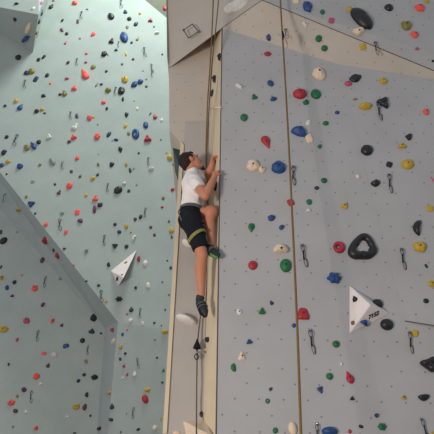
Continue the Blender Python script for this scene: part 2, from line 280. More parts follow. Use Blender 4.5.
 ('long','C',(-0.301,5.050,2.415),(0.000,-1.000,-0.000),0.078,0.036,0.033,0,0,2,'small cream elongated hold below the low black strip hold'),
 ('jug','B',(-3.880,9.000,7.901),(0.000,-1.000,0.000),0.125,0.138,0.053,13,1,0,'medium blue hold lower left of the slanted blue pinch, nearer of two'),
 ('drop','B',(0.592,4.700,5.890),(0.000,-1.000,0.000),0.088,0.071,0.037,20,1,1,'small blue hold left of the wide red oval, nearer of two'),
 ('tri','O',(-2.937,9.000,8.648),(0.000,-1.000,0.000),0.137,0.137,0.058,24,1,0,'medium coral hold left of the pale coral lobed knob'),
 ('blob','R',(-3.240,9.440,6.531),(-0.742,-0.150,-0.653),0.252,0.098,0.070,3,1,0,'medium red hold below the slanting-edge blue chunk'),
 ('horn','G',(0.169,4.700,2.890),(0.000,-1.000,0.000),0.044,0.072,0.019,0,0,1,'small green hooked hold lower left of the cream cone'),
 ('drop','n',(-2.257,10.000,4.954),(-0.000,-1.000,0.000),0.132,0.103,0.056,-4,1,0,'medium navy hold below the black bend knob'),
 ('dome','G',(1.207,4.627,6.620),(-0.087,-0.891,-0.445),0.076,0.077,0.032,-1,1,1,'small green domed hold above the big cream boulder'),
 ('crimp','K',(1.763,4.689,5.017),(-0.036,-0.999,-0.003),0.068,0.079,0.021,-24,0,1,'small black hold left of the ochre dome'),
 ('rosette','R',(0.548,4.700,6.577),(0.000,-1.000,0.000),0.088,0.078,0.037,-13,1,1,'small red lobed hold upper left of the wide red oval'),
 ('dome','P',(1.451,4.697,6.136),(-0.036,-0.999,-0.003),0.085,0.073,0.036,-8,1,1,'small pink hold lower left of the hooked black hold'),
 ('jug','y',(-3.827,9.000,8.362),(0.000,-1.000,0.000),0.113,0.156,0.047,21,1,0,'medium olive hold left of the slanted blue pinch'),
 ('egg','B',(-1.508,9.000,9.010),(0.000,-1.000,0.000),0.109,0.180,0.046,10,0,0,'medium blue oval hold upper right of the lower big blue oval'),
 ('long','W',(0.211,4.700,6.055),(0.000,-1.000,0.000),0.108,0.045,0.038,-38,0,1,'small white elongated hold left of the wide red oval'),
 ('tri','G',(0.383,4.700,5.902),(0.000,-1.000,0.000),0.069,0.091,0.029,17,1,1,'small green hold left of the wide red oval'),
 ('half','B',(0.631,4.700,4.247),(0.000,-1.000,0.000),0.068,0.059,0.029,-22,1,1,'small blue hold above the cream half-moon, nearer of two'),
 ('tri','B',(0.302,4.700,3.111),(0.000,-1.000,0.000),0.061,0.049,0.026,9,1,1,'small blue hold upper right of the cream cone'),
 ('tri','K',(-2.490,9.000,11.418),(0.000,-1.000,0.000),0.129,0.187,0.054,-11,1,0,'medium black hold left of the upper big blue oval'),
 ('blob','K',(-2.606,9.000,11.016),(0.000,-1.000,0.000),0.143,0.151,0.060,-6,1,0,'medium black hold lower left of the upper big blue oval, farther of two'),
 ('tri','O',(-3.118,9.000,9.972),(0.000,-1.000,0.000),0.121,0.167,0.051,-7,1,0,'medium coral hold lower left of the big coral teardrop'),
 ('tri','W',(-3.432,9.000,8.647),(0.000,-1.000,0.000),0.114,0.150,0.048,18,1,0,'medium white hold upper right of the slanted blue pinch'),
 ('rosette','O',(-2.685,9.000,9.168),(0.000,-1.000,0.000),0.117,0.158,0.049,16,1,0,'medium coral lobed hold above the pale coral lobed knob'),
 ('half','W',(-1.485,9.000,6.377),(0.000,-1.000,0.000),0.103,0.127,0.043,-19,1,0,'medium white hold upper right of the white triangular volume'),
 ('long','y',(-2.390,9.000,9.940),(0.000,-1.000,0.000),0.145,0.127,0.061,-25,0,0,'medium olive elongated hold left of the big black-green oval'),
 ('jug','Y',(-3.919,9.562,7.267),(-0.627,-0.471,-0.620),0.249,0.074,0.062,-4,1,0,'medium yellow hold lower left of the slanting-edge blue chunk'),
 ('drop','U',(-2.522,9.000,6.721),(0.000,-1.000,0.000),0.126,0.102,0.053,-20,1,0,'medium purple hold lower left of the tall purple pinch'),
 ('crimp','C',(0.881,4.442,7.194),(0.057,-0.997,-0.052),0.090,0.077,0.028,-8,0,1,'small cream hold upper left of the overhang-rim blue knob'),
 ('tri','K',(-0.169,5.050,5.165),(0.000,-1.000,-0.000),0.065,0.075,0.027,0,1,2,'small black triangular hold upper left of the black under-arm hold'),
 ('dome','W',(0.218,4.700,3.382),(0.000,-1.000,0.000),0.051,0.062,0.021,20,1,1,'small white hold above the cream cone'),
 ('crimp','P',(1.284,4.479,6.921),(0.057,-0.997,-0.052),0.073,0.093,0.023,-14,0,1,'small pink hold lower right of the overhang-rim blue knob'),
 ('dome','Y',(-0.959,9.000,8.200),(0.000,-1.000,0.000),0.112,0.139,0.047,24,1,0,'medium yellow domed hold lower right of the dark red knob'),
 ('jug','y',(-3.303,9.000,9.823),(0.000,-1.000,0.000),0.112,0.167,0.047,18,0,0,'medium olive hold lower left of the big coral teardrop'),
 ('blob','K',(-4.261,9.000,8.226),(0.000,-1.000,0.000),0.105,0.144,0.044,-21,0,0,'medium black hold left of the slanted blue pinch, farther of two'),
 ('crimp','O',(-2.609,9.000,6.894),(0.000,-1.000,0.000),0.099,0.135,0.031,2,0,0,'medium coral hold left of the tall purple pinch'),
 ('tri','K',(-1.829,9.000,6.212),(0.000,-1.000,0.000),0.116,0.100,0.049,180,1,0,'medium black triangular hold above the white triangular volume'),
 ('drop','n',(-1.589,9.167,3.456),(0.000,-0.992,-0.124),0.083,0.096,0.035,8,0,0,'medium navy hold lower right of the wide black knob'),
 ('crimp','n',(-3.988,9.000,10.210),(0.000,-1.000,0.000),0.106,0.187,0.033,-16,0,0,'medium navy hold upper right of the blue wedge'),
 ('drop','K',(-1.958,9.000,8.359),(0.000,-1.000,0.000),0.098,0.162,0.041,190,0,0,'medium black teardrop hold lower left of the lower big blue oval'),
 ('half','Y',(-4.130,10.000,5.966),(-0.000,-1.000,0.000),0.131,0.091,0.055,-14,1,0,'medium yellow hold left of the lone coral knob'),
 ('half','K',(-1.843,9.765,3.217),(-0.929,-0.367,-0.045),0.425,0.053,0.045,-3,1,0,'medium black hold lower right of the low mustard block'),
 ('dome','G',(0.504,4.700,2.394),(0.000,-1.000,0.000),0.044,0.049,0.019,-11,0,1,'small green hold left of the low blue dome'),
 ('horn','W',(-1.247,9.000,5.882),(0.000,-1.000,0.000),0.080,0.138,0.034,0,0,0,'medium white hooked hold right of the white triangular volume'),
 ('blob','B',(-1.731,9.000,10.208),(0.000,-1.000,0.000),0.122,0.149,0.051,-19,1,0,'medium blue rounded hold upper right of the left blue twin'),
 ('jug','G',(0.956,4.700,5.845),(0.000,-1.000,0.000),0.069,0.075,0.029,2,1,1,'small green hold lower right of the wide red oval'),
 ('dome','G',(0.908,4.700,4.546),(0.000,-1.000,0.000),0.057,0.069,0.024,4,0,1,'small green hold lower right of the big blue shell'),
 ('drop','n',(-1.416,9.000,5.015),(0.000,-1.000,0.000),0.090,0.106,0.038,4,0,0,'medium navy hold lower right of the lobed black chunk'),
 ('drop','Y',(2.482,4.525,7.358),(0.057,-0.997,-0.052),0.082,0.069,0.035,-22,1,1,'small yellow hold upper right of the upper coral knob'),
 ('jug','G',(1.076,4.700,4.806),(0.000,-1.000,0.000),0.067,0.058,0.028,-25,1,1,'small green hold right of the big blue shell'),
 ('drop','O',(-2.790,9.000,8.156),(0.000,-1.000,0.000),0.097,0.148,0.041,0,0,0,'medium coral teardrop hold lower left of the pale coral lobed knob'),
 ('drop','R',(-1.339,9.000,9.252),(0.000,-1.000,0.000),0.102,0.164,0.043,10,0,0,'medium red teardrop hold above the dark red knob'),
 ('half','R',(-2.945,9.398,6.205),(-0.742,-0.150,-0.653),0.277,0.069,0.050,6,1,0,'medium red hold upper right of the lone coral knob'),
 ('half','R',(-1.365,9.000,5.961),(0.000,-1.000,0.000),0.087,0.124,0.037,4,0,0,'medium red hold upper right of the white triangular volume'),
 ('jug','U',(-2.201,10.000,3.597),(0.000,-1.000,-0.000),0.078,0.111,0.033,-15,0,0,'medium purple hold right of the low mustard block'),
 ('jug','K',(-4.471,8.949,10.796),(0.372,-0.900,-0.229),0.108,0.137,0.045,-24,0,0,'medium black jug hold lower left of the blue box-underside hold'),
 ('half','B',(-3.977,10.000,5.773),(-0.000,-1.000,0.000),0.109,0.101,0.046,14,1,0,'medium blue hold left of the lone coral knob'),
 ('half','O',(-3.004,10.000,5.123),(-0.000,-1.000,0.000),0.105,0.098,0.044,-24,1,0,'medium coral hold right of the magenta knob'),
 ('half','K',(-2.180,10.000,3.807),(0.000,-1.000,-0.000),0.092,0.094,0.039,11,0,0,'medium black hold upper right of the low mustard block, nearer of two'),
 ('jug','Y',(1.514,4.482,7.126),(0.057,-0.997,-0.052),0.069,0.083,0.029,-1,0,1,'small yellow hold upper left of the huge black oval'),
 ('drop','K',(-4.048,9.000,12.546),(0.000,-1.000,0.000),0.116,0.189,0.049,-22,0,0,'medium black hold upper right of the blue box-underside hold, farther of two'),
 ('half','O',(-2.957,10.000,3.238),(0.000,-1.000,-0.000),0.102,0.075,0.043,4,1,0,'medium coral hold lower right of the wide coral knob'),
 ('drop','K',(-1.930,9.000,9.262),(0.000,-1.000,0.000),0.094,0.165,0.040,180,0,0,'medium black teardrop hold upper left of the lower big blue oval'),
 ('dome','U',(-3.423,10.000,6.373),(-0.000,-1.000,0.000),0.089,0.135,0.038,-6,0,0,'medium purple hold above the lone coral knob'),
 ('drop','W',(-1.269,9.104,3.959),(0.000,-0.992,-0.124),0.073,0.100,0.031,1,0,0,'medium white hold above the tall crimson pinch'),
 ('jug','Y',(-1.050,9.134,3.715),(0.000,-0.992,-0.124),0.103,0.069,0.043,-2,0,0,'medium yellow hold above the tall crimson pinch'),
 ('drop','n',(-3.955,8.379,11.604),(0.935,0.353,-0.022),0.108,0.216,0.045,0,0,0,'medium navy teardrop hold upper right of the blue box-underside hold, farther of two'),
 ('drop','O',(-2.444,9.000,9.618),(0.000,-1.000,0.000),0.111,0.132,0.047,-14,0,0,'medium coral hold lower left of the big black-green oval'),
 ('blob','K',(-2.206,9.000,7.065),(0.000,-1.000,0.000),0.099,0.109,0.042,-17,0,0,'medium black hold upper right of the tall purple pinch, nearer of two'),
 ('half','U',(-3.233,10.000,5.437),(-0.000,-1.000,0.000),0.100,0.100,0.042,-21,0,0,'medium purple hold lower right of the lone coral knob'),
 ('dome','K',(-2.403,10.000,4.769),(-0.000,-1.000,0.000),0.097,0.096,0.041,16,0,0,'medium black domed hold right of the low blue edge'),
 ('blob','O',(-3.511,9.000,12.681),(0.000,-1.000,0.000),0.135,0.141,0.057,-1,1,0,'medium coral rounded hold left of the topmost black oval'),
 ('blob','K',(-2.096,9.000,8.005),(0.000,-1.000,0.000),0.096,0.129,0.040,2,0,0,'medium black hold above the big black egg'),
 ('half','g',(-2.313,9.000,6.090),(0.000,-1.000,0.000),0.101,0.092,0.043,-7,1,0,'medium grey hold upper left of the white triangular volume'),
 ('jug','U',(-3.297,10.000,3.870),(-0.000,-1.000,0.000),0.099,0.080,0.042,-23,1,0,'medium purple hold lower left of the big low coral knob'),
 ('dome','C',(-0.893,9.205,3.148),(0.000,-0.992,-0.124),0.076,0.082,0.032,-6,0,0,'medium cream hold below the tall crimson pinch'),
 ('tri','Y',(1.566,4.700,2.675),(0.000,-1.000,0.000),0.051,0.038,0.021,-22,1,1,'small yellow triangular hold left of the low black half-moon'),
 ('dome','K',(1.890,4.689,3.523),(-0.053,-0.998,0.014),0.051,0.048,0.021,9,0,1,'small black hold upper right of the black dome'),
 ('blob','W',(-1.164,9.000,5.455),(0.000,-1.000,0.000),0.079,0.111,0.033,14,0,0,'medium white hold lower right of the white triangular volume'),
 ('dome','G',(1.150,4.700,5.553),(0.000,-1.000,0.000),0.067,0.059,0.028,4,1,1,'small green hold right of the big blue hook'),
 ('dome','y',(-2.798,9.000,10.610),(0.000,-1.000,0.000),0.108,0.143,0.045,-13,0,0,'medium olive hold upper right of the big coral teardrop'),
 ('jug','Y',(-4.132,9.000,8.018),(0.000,-1.000,0.000),0.104,0.104,0.044,22,0,0,'medium yellow hold lower left of the slanted blue pinch'),
 ('half','K',(-1.886,9.000,5.838),(0.000,-1.000,0.000),0.087,0.099,0.036,19,0,0,'medium black hold left of the white triangular volume'),
 ('half','Y',(-1.524,9.051,4.375),(0.000,-0.992,-0.124),0.087,0.079,0.037,12,0,0,'medium yellow hold lower right of the black bend knob'),
 ('half','n',(1.332,4.700,2.525),(0.000,-1.000,0.000),0.050,0.035,0.021,-21,0,1,'small navy hold lower left of the low black half-moon'),
 ('blob','G',(1.186,4.467,7.047),(0.057,-0.997,-0.052),0.058,0.086,0.024,10,0,1,'small green hold right of the overhang-rim blue knob'),
 ('tri','U',(-3.015,9.000,7.320),(0.000,-1.000,0.000),0.079,0.130,0.033,-17,0,0,'medium purple hold lower left of the round coral knob'),
 ('tri','K',(1.143,4.700,2.656),(0.000,-1.000,0.000),0.043,0.041,0.018,-1,0,1,'small black hold lower right of the small green leaf'),
 ('crimp','G',(0.023,4.702,3.933),(-0.958,-0.288,-0.005),0.099,0.039,0.018,0,0,2,'small green edge hold below the black under-arm hold'),
 ('dome','n',(-2.236,9.000,8.749),(0.000,-1.000,0.000),0.077,0.159,0.032,-21,0,0,'medium navy hold right of the pale coral lobed knob, nearer of two'),
 ('blob','Y',(-4.287,9.000,9.578),(0.000,-1.000,0.000),0.103,0.119,0.043,-3,0,0,'medium yellow hold upper left of the blue wedge'),
 ('blob','B',(-4.238,9.000,7.924),(0.000,-1.000,0.000),0.096,0.105,0.040,20,0,0,'medium blue hold lower left of the slanted blue pinch, farther of two'),
 ('jug','n',(-4.228,9.000,10.383),(0.000,-1.000,0.000),0.099,0.140,0.041,23,0,0,'medium navy hold below the blue box-underside hold'),
 ('drop','n',(-2.283,9.000,12.432),(0.000,-1.000,0.000),0.107,0.166,0.045,15,0,0,'medium navy hold right of the topmost black oval'),
 ('drop','U',(-2.951,10.000,4.303),(-0.000,-1.000,0.000),0.081,0.092,0.034,-11,0,0,'medium purple hold upper right of the big low coral knob'),
 ('dome','U',(-3.372,10.000,3.509),(0.000,-1.000,-0.000),0.091,0.071,0.038,-21,0,0,'medium purple hold lower right of the wide coral knob'),
 ('blob','Y',(-1.662,9.000,6.626),(0.000,-1.000,0.000),0.076,0.116,0.032,15,0,0,'medium yellow hold lower right of the tall purple pinch'),
 ('half','R',(-1.732,9.300,4.745),(-0.929,-0.367,-0.045),0.189,0.070,0.054,-17,0,0,'medium red hold lower right of the black bend knob'),
 ('ring','G',(0.448,4.700,2.621),(0.000,-1.000,0.000),0.040,0.042,0.013,-2,0,1,'small green ring hold lower right of the cream cone'),
 ('crimp','W',(0.961,4.700,5.560),(0.000,-1.000,0.000),0.048,0.078,0.015,-25,0,1,'small white edge hold upper right of the big blue hook'),
 ('half','G',(1.070,4.700,5.235),(0.000,-1.000,0.000),0.060,0.051,0.025,-17,0,1,'small green hold lower right of the big blue hook'),
 ('jug','K',(-3.806,9.000,9.314),(0.000,-1.000,0.000),0.102,0.107,0.043,15,0,0,'small black hold right of the blue wedge'),
 ('jug','K',(-3.617,9.000,8.509),(0.000,-1.000,0.000),0.091,0.113,0.038,-5,0,0,'small black hold upper right of the slanted blue pinch'),
 ('jug','O',(-3.145,9.000,6.618),(0.000,-1.000,0.000),0.083,0.097,0.035,-20,0,0,'small coral hold lower right of the slanting-edge blue chunk'),
 ('blob','Y',(-2.417,9.000,7.662),(0.000,-1.000,0.000),0.088,0.107,0.037,-10,0,0,'small yellow hold right of the round coral knob'),
 ('tri','W',(-3.026,10.000,3.976),(-0.000,-1.000,0.000),0.086,0.075,0.036,18,0,0,'small white hold lower right of the big low coral knob'),
 ('blob','n',(-1.993,9.000,12.006),(0.000,-1.000,0.000),0.097,0.164,0.041,-25,0,0,'small navy hold upper right of the upper big blue oval'),
 ('dome','n',(-3.941,8.318,11.238),(0.935,0.353,-0.022),0.108,0.145,0.045,3,0,0,'small navy hold upper right of the blue box-underside hold, nearer of two'),
 ('drop','y',(-4.011,8.495,11.117),(0.935,0.353,-0.022),0.111,0.143,0.047,16,0,0,'small olive hold upper right of the blue box-underside hold'),
 ('drop','W',(-1.482,9.000,11.742),(0.000,-1.000,0.000),0.130,0.093,0.055,14,0,0,'small white hold right of the upper big blue oval'),
 ('jug','R',(-1.354,8.980,12.560),(-0.087,-0.993,-0.080),0.090,0.172,0.038,12,0,0,'small red hold upper right of the upper big blue oval, farther of two'),
 ('jug','W',(-1.307,9.000,7.926),(0.000,-1.000,0.000),0.111,0.078,0.047,12,0,0,'small white hold below the dark red knob'),
 ('dome','O',(-2.752,9.000,6.471),(0.000,-1.000,0.000),0.069,0.114,0.029,-10,0,0,'small coral hold lower left of the tall purple pinch'),
 ('drop','n',(0.505,4.700,3.477),(0.000,-1.000,0.000),0.040,0.050,0.017,22,0,1,'small navy hold left of the red trapezoid'),
 ('tri','W',(0.895,4.700,4.448),(0.000,-1.000,0.000),0.056,0.041,0.024,0,0,1,'small white hold upper left of the red ring'),
 ('jug','K',(-2.160,9.000,12.180),(0.000,-1.000,0.000),0.106,0.135,0.045,-15,0,0,'small black hold right of the topmost black oval'),
 ('half','P',(-3.586,10.000,4.752),(-0.000,-1.000,0.000),0.083,0.080,0.035,-16,0,0,'small pink hold lower right of the left-rim yellow knob'),
 ('jug','W',(-1.407,9.000,4.817),(0.000,-1.000,0.000),0.076,0.077,0.032,19,0,0,'small white hold lower right of the lobed black chunk'),
 ('tri','R',(-1.661,9.000,12.135),(0.000,-1.000,0.000),0.115,0.118,0.048,-5,0,0,'small red hold upper right of the upper big blue oval, nearer of two'),
 ('blob','O',(-2.934,9.000,11.643),(0.000,-1.000,0.000),0.095,0.145,0.040,-17,0,0,'small coral hold lower left of the topmost black oval'),
 ('crimp','O',(-3.063,10.000,4.514),(-0.000,-1.000,0.000),0.095,0.066,0.030,-10,0,0,'small coral hold left of the low blue edge'),
 ('jug','K',(-0.032,4.863,5.119),(-0.958,-0.288,-0.005),0.061,0.058,0.026,8,0,2,'small black jug hold above the black under-arm hold, nearer of two'),
 ('blob','U',(-2.953,9.000,9.213),(0.000,-1.000,0.000),0.070,0.145,0.030,13,0,0,'small purple hold upper left of the pale coral lobed knob'),
 ('half','K',(-4.397,8.212,11.180),(-0.224,-0.129,-0.966),0.132,0.064,0.055,14,0,0,'small black hold upper left of the blue box-underside hold'),
 ('dome','n',(-1.618,9.000,6.203),(0.000,-1.000,0.000),0.075,0.088,0.031,-14,0,0,'small navy hold above the white triangular volume'),
 ('dome','K',(-3.873,10.000,5.887),(-0.000,-1.000,0.000),0.080,0.089,0.034,-17,0,0,'small black hold left of the lone coral knob'),
 ('tri','U',(-2.826,10.000,5.047),(-0.000,-1.000,0.000),0.077,0.084,0.032,-19,0,0,'small purple hold above the low blue edge'),
 ('crimp','K',(-3.738,9.000,9.738),(0.000,-1.000,0.000),0.104,0.094,0.033,23,0,0,'small black hold upper right of the blue wedge'),
 ('half','Y',(-1.799,9.000,8.017),(0.000,-1.000,0.000),0.074,0.113,0.031,20,0,0,'small yellow hold above the big black egg'),
 ('jug','n',(-1.420,9.000,6.832),(0.000,-1.000,0.000),0.070,0.102,0.029,-0,0,0,'small navy hold upper left of the tower-side yellow knob'),
 ('tri','Y',(-1.862,9.000,5.153),(0.000,-1.000,0.000),0.064,0.087,0.027,14,0,0,'small yellow hold left of the lobed black chunk'),
 ('dome','C',(-1.680,9.196,4.514),(-0.929,-0.367,-0.045),0.174,0.058,0.046,16,0,0,'small cream hold lower right of the black bend knob'),
 ('dome','K',(-1.586,9.192,3.257),(0.000,-0.992,-0.124),0.077,0.055,0.032,-10,0,0,'small black hold right of the low mustard block'),
 ('drop','K',(-4.347,8.000,11.396),(0.000,-1.000,0.000),0.112,0.072,0.045,9,0,0,'small black hold above the blue box-underside hold'),
 ('crimp','y',(-2.286,10.000,4.385),(0.000,-1.000,-0.000),0.061,0.094,0.019,25,0,0,'small olive hold upper left of the wide black knob'),
 ('dome','W',(1.424,4.700,4.868),(0.000,-1.000,0.000),0.045,0.051,0.019,15,0,1,'small white hold below the grooved black oval'),
 ('dome','B',(1.288,4.700,5.709),(0.000,-1.000,0.000),0.053,0.049,0.022,17,0,1,'tiny blue hold left of the long yellow bar'),
 ('dome','n',(0.995,4.700,4.714),(0.000,-1.000,0.000),0.049,0.044,0.021,-6,0,1,'tiny navy hold lower right of the big blue shell'),
 ('blob','B',(0.695,4.700,3.269),(0.000,-1.000,0.000),0.035,0.044,0.015,-8,0,1,'tiny blue hold lower left of the red trapezoid'),
 ('crimp','N',(1.208,4.674,3.296),(-0.666,-0.743,0.066),0.038,0.044,0.012,9,0,1,'tiny brown chalk mark lower left of the white pyramid volume'),  # pale brown chalk mark, modelled as a small raised hold
 ('crimp','K',(-4.286,9.000,8.619),(0.000,-1.000,0.000),0.084,0.098,0.026,-14,0,0,'small black hold left of the slanted blue pinch, nearer of two'),
 ('blob','g',(-2.883,9.000,6.865),(0.000,-1.000,0.000),0.077,0.084,0.032,13,0,0,'small grey hold below the round coral knob'),
 ('jug','n',(-1.782,9.000,6.502),(0.000,-1.000,0.000),0.076,0.082,0.032,24,0,0,'small navy hold lower right of the tall purple pinch'),
 ('blob','Y',(-1.923,9.000,8.979),(0.000,-1.000,0.000),0.062,0.144,0.026,-12,0,0,'small yellow hold upper left of the lower big blue oval'),
 ('long','n',(-1.716,9.000,7.875),(0.000,-1.000,0.000),0.059,0.131,0.025,15,0,0,'small navy elongated hold upper right of the big black egg'),
 ('half','U',(-3.357,9.000,10.719),(0.000,-1.000,0.000),0.100,0.096,0.042,-19,0,0,'small purple hold upper left of the big coral teardrop'),
 ('jug','K',(-3.763,9.000,10.335),(0.000,-1.000,0.000),0.082,0.121,0.034,-12,0,0,'small black hold left of the big coral teardrop'),
 ('crimp','K',(-4.035,9.000,10.793),(0.000,-1.000,0.000),0.084,0.129,0.026,-9,0,0,'small black hold lower right of the blue box-underside hold, nearer of two'),
 ('dome','Y',(-3.698,9.000,9.363),(0.000,-1.000,0.000),0.095,0.087,0.040,-1,0,0,'small yellow hold right of the blue wedge'),
 ('drop','Y',(-2.497,9.000,7.287),(0.000,-1.000,0.000),0.072,0.097,0.030,10,0,0,'small yellow hold upper left of the tall purple pinch'),
 ('tri','W',(-1.798,9.000,7.569),(0.000,-1.000,0.000),0.087,0.079,0.037,3,0,0,'small white hold upper right of the big black egg'),
 ('long','n',(-2.373,10.000,4.042),(0.000,-1.000,-0.000),0.080,0.063,0.034,35,0,0,'small navy elongated hold left of the wide black knob, farther of two'),
 ('tri','W',(-3.189,10.000,3.499),(0.000,-1.000,-0.000),0.065,0.072,0.027,23,0,0,'small white hold lower right of the wide coral knob'),
 ('half','n',(0.480,4.700,2.715),(0.000,-1.000,0.000),0.038,0.032,0.016,-20,0,1,'tiny navy hold lower right of the cream cone'),
 ('blob','K',(1.191,4.700,2.440),(0.000,-1.000,0.000),0.037,0.030,0.016,-21,0,1,'tiny black hold right of the low blue dome'),
 ('tri','Y',(-1.648,9.217,3.670),(-0.923,-0.382,-0.048),0.172,0.053,0.044,6,0,0,'small yellow hold lower right of the wide black knob'),
 ('crimp','U',(-3.349,9.000,12.047),(0.000,-1.000,0.000),0.070,0.171,0.022,7,0,0,'small purple hold left of the topmost black oval'),
 ('blob','K',(-3.932,9.000,10.886),(0.000,-1.000,0.000),0.067,0.153,0.028,-20,0,0,'small black hold lower right of the blue box-underside hold, farther of two'),
 ('tri','P',(2.253,4.554,6.568),(-0.082,-0.896,-0.437),0.050,0.045,0.021,-16,0,1,'tiny pink hold lower right of the mustard knob up right'),
 ('crimp','g',(-3.560,9.000,7.556),(0.000,-1.000,0.000),0.080,0.081,0.025,12,0,0,'small grey hold above the slanting-edge blue chunk'),
 ('jug','R',(-0.860,9.000,7.451),(0.000,-1.000,0.000),0.072,0.090,0.030,-22,0,0,'small red hold above the tower-side yellow knob'),
 ('dome','R',(1.098,4.700,2.401),(0.000,-1.000,0.000),0.030,0.035,0.012,9,0,1,'tiny red hold right of the low blue dome'),
 ('half','K',(1.951,4.686,3.869),(-0.036,-0.999,-0.004),0.032,0.048,0.014,21,0,1,'tiny black hold below the big yellow knob'),
 ('blob','U',(-3.674,9.000,11.754),(0.000,-1.000,0.000),0.078,0.136,0.033,24,0,0,'small purple hold right of the blue box-underside hold'),
 ('half','K',(-2.041,9.000,9.702),(0.000,-1.000,0.000),0.072,0.119,0.030,5,0,0,'small black hold below the big black-green oval'),
 ('half','y',(-2.348,9.000,8.001),(0.000,-1.000,0.000),0.067,0.104,0.028,22,0,0,'small olive hold below the pale coral lobed knob'),
 ('drop','U',(-3.860,10.000,5.610),(-0.000,-1.000,0.000),0.086,0.063,0.036,8,0,0,'small purple hold left of the lone coral knob'),
 ('tri','R',(-1.456,9.089,4.072),(0.000,-0.992,-0.124),0.055,0.071,0.023,-16,0,0,'small red hold right of the wide black knob'),
 ('jug','P',(-3.871,8.074,11.524),(0.918,-0.365,0.154),0.057,0.189,0.024,-25,0,0,'small pink hold upper right of the blue box-underside hold'),
 ('tri','y',(-1.905,9.000,11.512),(0.000,-1.000,0.000),0.069,0.151,0.029,-21,0,0,'small olive hold right of the upper big blue oval'),
 ('jug','y',(-1.840,9.000,8.787),(0.000,-1.000,0.000),0.061,0.122,0.026,13,0,0,'small olive hold left of the lower big blue oval'),
 ('crimp','n',(-2.074,9.000,8.612),(0.000,-1.000,0.000),0.099,0.068,0.031,-20,0,0,'small navy hold right of the pale coral lobed knob, farther of two'),
 ('tri','G',(-0.809,9.090,4.016),(-0.018,-0.991,-0.136),0.049,0.077,0.021,-11,0,0,'small green hold upper right of the tall crimson pinch'),
 ('dome','U',(-3.012,9.000,8.536),(0.000,-1.000,0.000),0.076,0.087,0.032,10,0,0,'small purple hold left of the pale coral lobed knob'),
 ('jug','n',(-2.289,10.000,4.149),(0.000,-1.000,-0.000),0.067,0.065,0.028,-23,0,0,'small navy hold left of the wide black knob, nearer of two'),
 ('drop','W',(-3.963,8.000,11.269),(0.000,-1.000,0.000),0.071,0.114,0.030,-25,0,0,'small white hold above the blue box-underside hold'),
 ('drop','U',(-2.668,9.000,7.712),(0.000,-1.000,0.000),0.066,0.092,0.028,-15,0,0,'small purple hold upper right of the round coral knob'),
 ('drop','K',(-2.333,9.000,7.760),(0.000,-1.000,0.000),0.066,0.093,0.028,-20,0,0,'small black hold upper left of the big black egg'),
 ('dome','U',(-1.515,9.000,6.776),(0.000,-1.000,0.000),0.063,0.086,0.026,9,0,0,'small purple hold lower right of the big black egg'),
 ('drop','g',(-3.009,10.000,5.984),(-0.000,-1.000,0.000),0.080,0.066,0.034,24,0,0,'small grey hold right of the lone coral knob'),
 ('crimp','P',(2.176,4.675,4.826),(-0.036,-0.999,-0.004),0.018,0.105,0.006,18,0,1,'tiny pink hold lower right of the ochre dome'),
 ('crimp','n',(-4.367,10.000,6.976),(-0.000,-1.000,0.000),0.054,0.118,0.017,10,0,0,'small navy hold above the left-rim black oval'),
 ('tri','P',(-3.523,9.000,11.337),(0.000,-1.000,0.000),0.060,0.149,0.025,-7,0,0,'small pink hold upper left of the big coral teardrop'),
 ('half','K',(-3.701,9.000,12.067),(0.000,-1.000,0.000),0.079,0.112,0.033,-15,0,0,'small black hold upper right of the blue box-underside hold, nearer of two'),
 ('dome','K',(-3.541,9.000,11.636),(0.000,-1.000,0.000),0.078,0.109,0.033,6,0,0,'small black hold right of the blue box-underside hold'),
 ('drop','O',(-3.006,9.000,11.030),(0.000,-1.000,0.000),0.084,0.090,0.035,13,0,0,'small coral hold above the big coral teardrop'),
 ('crimp','U',(-2.857,9.000,7.813),(0.000,-1.000,0.000),0.066,0.085,0.021,10,0,0,'small purple hold above the round coral knob'),
 ('half','K',(-2.347,9.000,9.430),(0.000,-1.000,0.000),0.079,0.082,0.033,7,0,0,'small black hold lower left of the big black-green oval'),
 ('dome','U',(-3.047,9.424,6.315),(-0.742,-0.150,-0.653),0.161,0.048,0.035,-2,0,0,'small purple hold upper right of the lone coral knob'),
 ('crimp','n',(-1.696,9.000,7.393),(0.000,-1.000,0.000),0.065,0.083,0.020,-8,0,0,'small navy hold right of the big black egg'),
 ('jug','K',(-1.875,9.000,6.656),(0.000,-1.000,0.000),0.063,0.076,0.026,20,0,0,'small black hold lower right of the tall purple pinch'),
 ('half','K',(-1.369,9.000,5.411),(0.000,-1.000,0.000),0.065,0.061,0.027,11,0,0,'small black hold upper right of the lobed black chunk'),
 ('drop','K',(-1.693,8.901,5.534),(-0.796,-0.375,-0.476),0.114,0.051,0.041,24,0,0,'small black teardrop hold below the white triangular volume'),
 ('half','W',(1.083,4.700,2.936),(0.000,-1.000,0.000),0.034,0.029,0.014,-15,0,1,'tiny white hold upper right of the small green leaf'),
 ('jug','P',(-3.321,9.000,10.249),(0.000,-1.000,0.000),0.090,0.070,0.038,6,0,0,'small pink hold left of the big coral teardrop'),
 ('drop','n',(-2.563,9.000,10.115),(0.000,-1.000,0.000),0.089,0.071,0.038,25,0,0,'small navy hold lower right of the big coral teardrop'),
 ('crimp','B',(-1.522,9.026,4.581),(0.000,-0.992,-0.124),0.050,0.068,0.016,-8,0,0,'small blue hold lower right of the black bend knob'),
 ('tri','R',(-1.391,9.106,3.940),(0.000,-0.992,-0.124),0.049,0.065,0.020,-22,0,0,'small red hold upper left of the tall crimson pinch'),
 ('jug','y',(-2.653,9.000,10.088),(0.000,-1.000,0.000),0.049,0.148,0.020,-20,0,0,'small olive hold lower right of the big coral teardrop'),
 ('blob','W',(-1.198,9.000,4.770),(0.000,-1.000,0.000),0.044,0.078,0.019,23,0,0,'small white hold left of the low yellow chunk'),
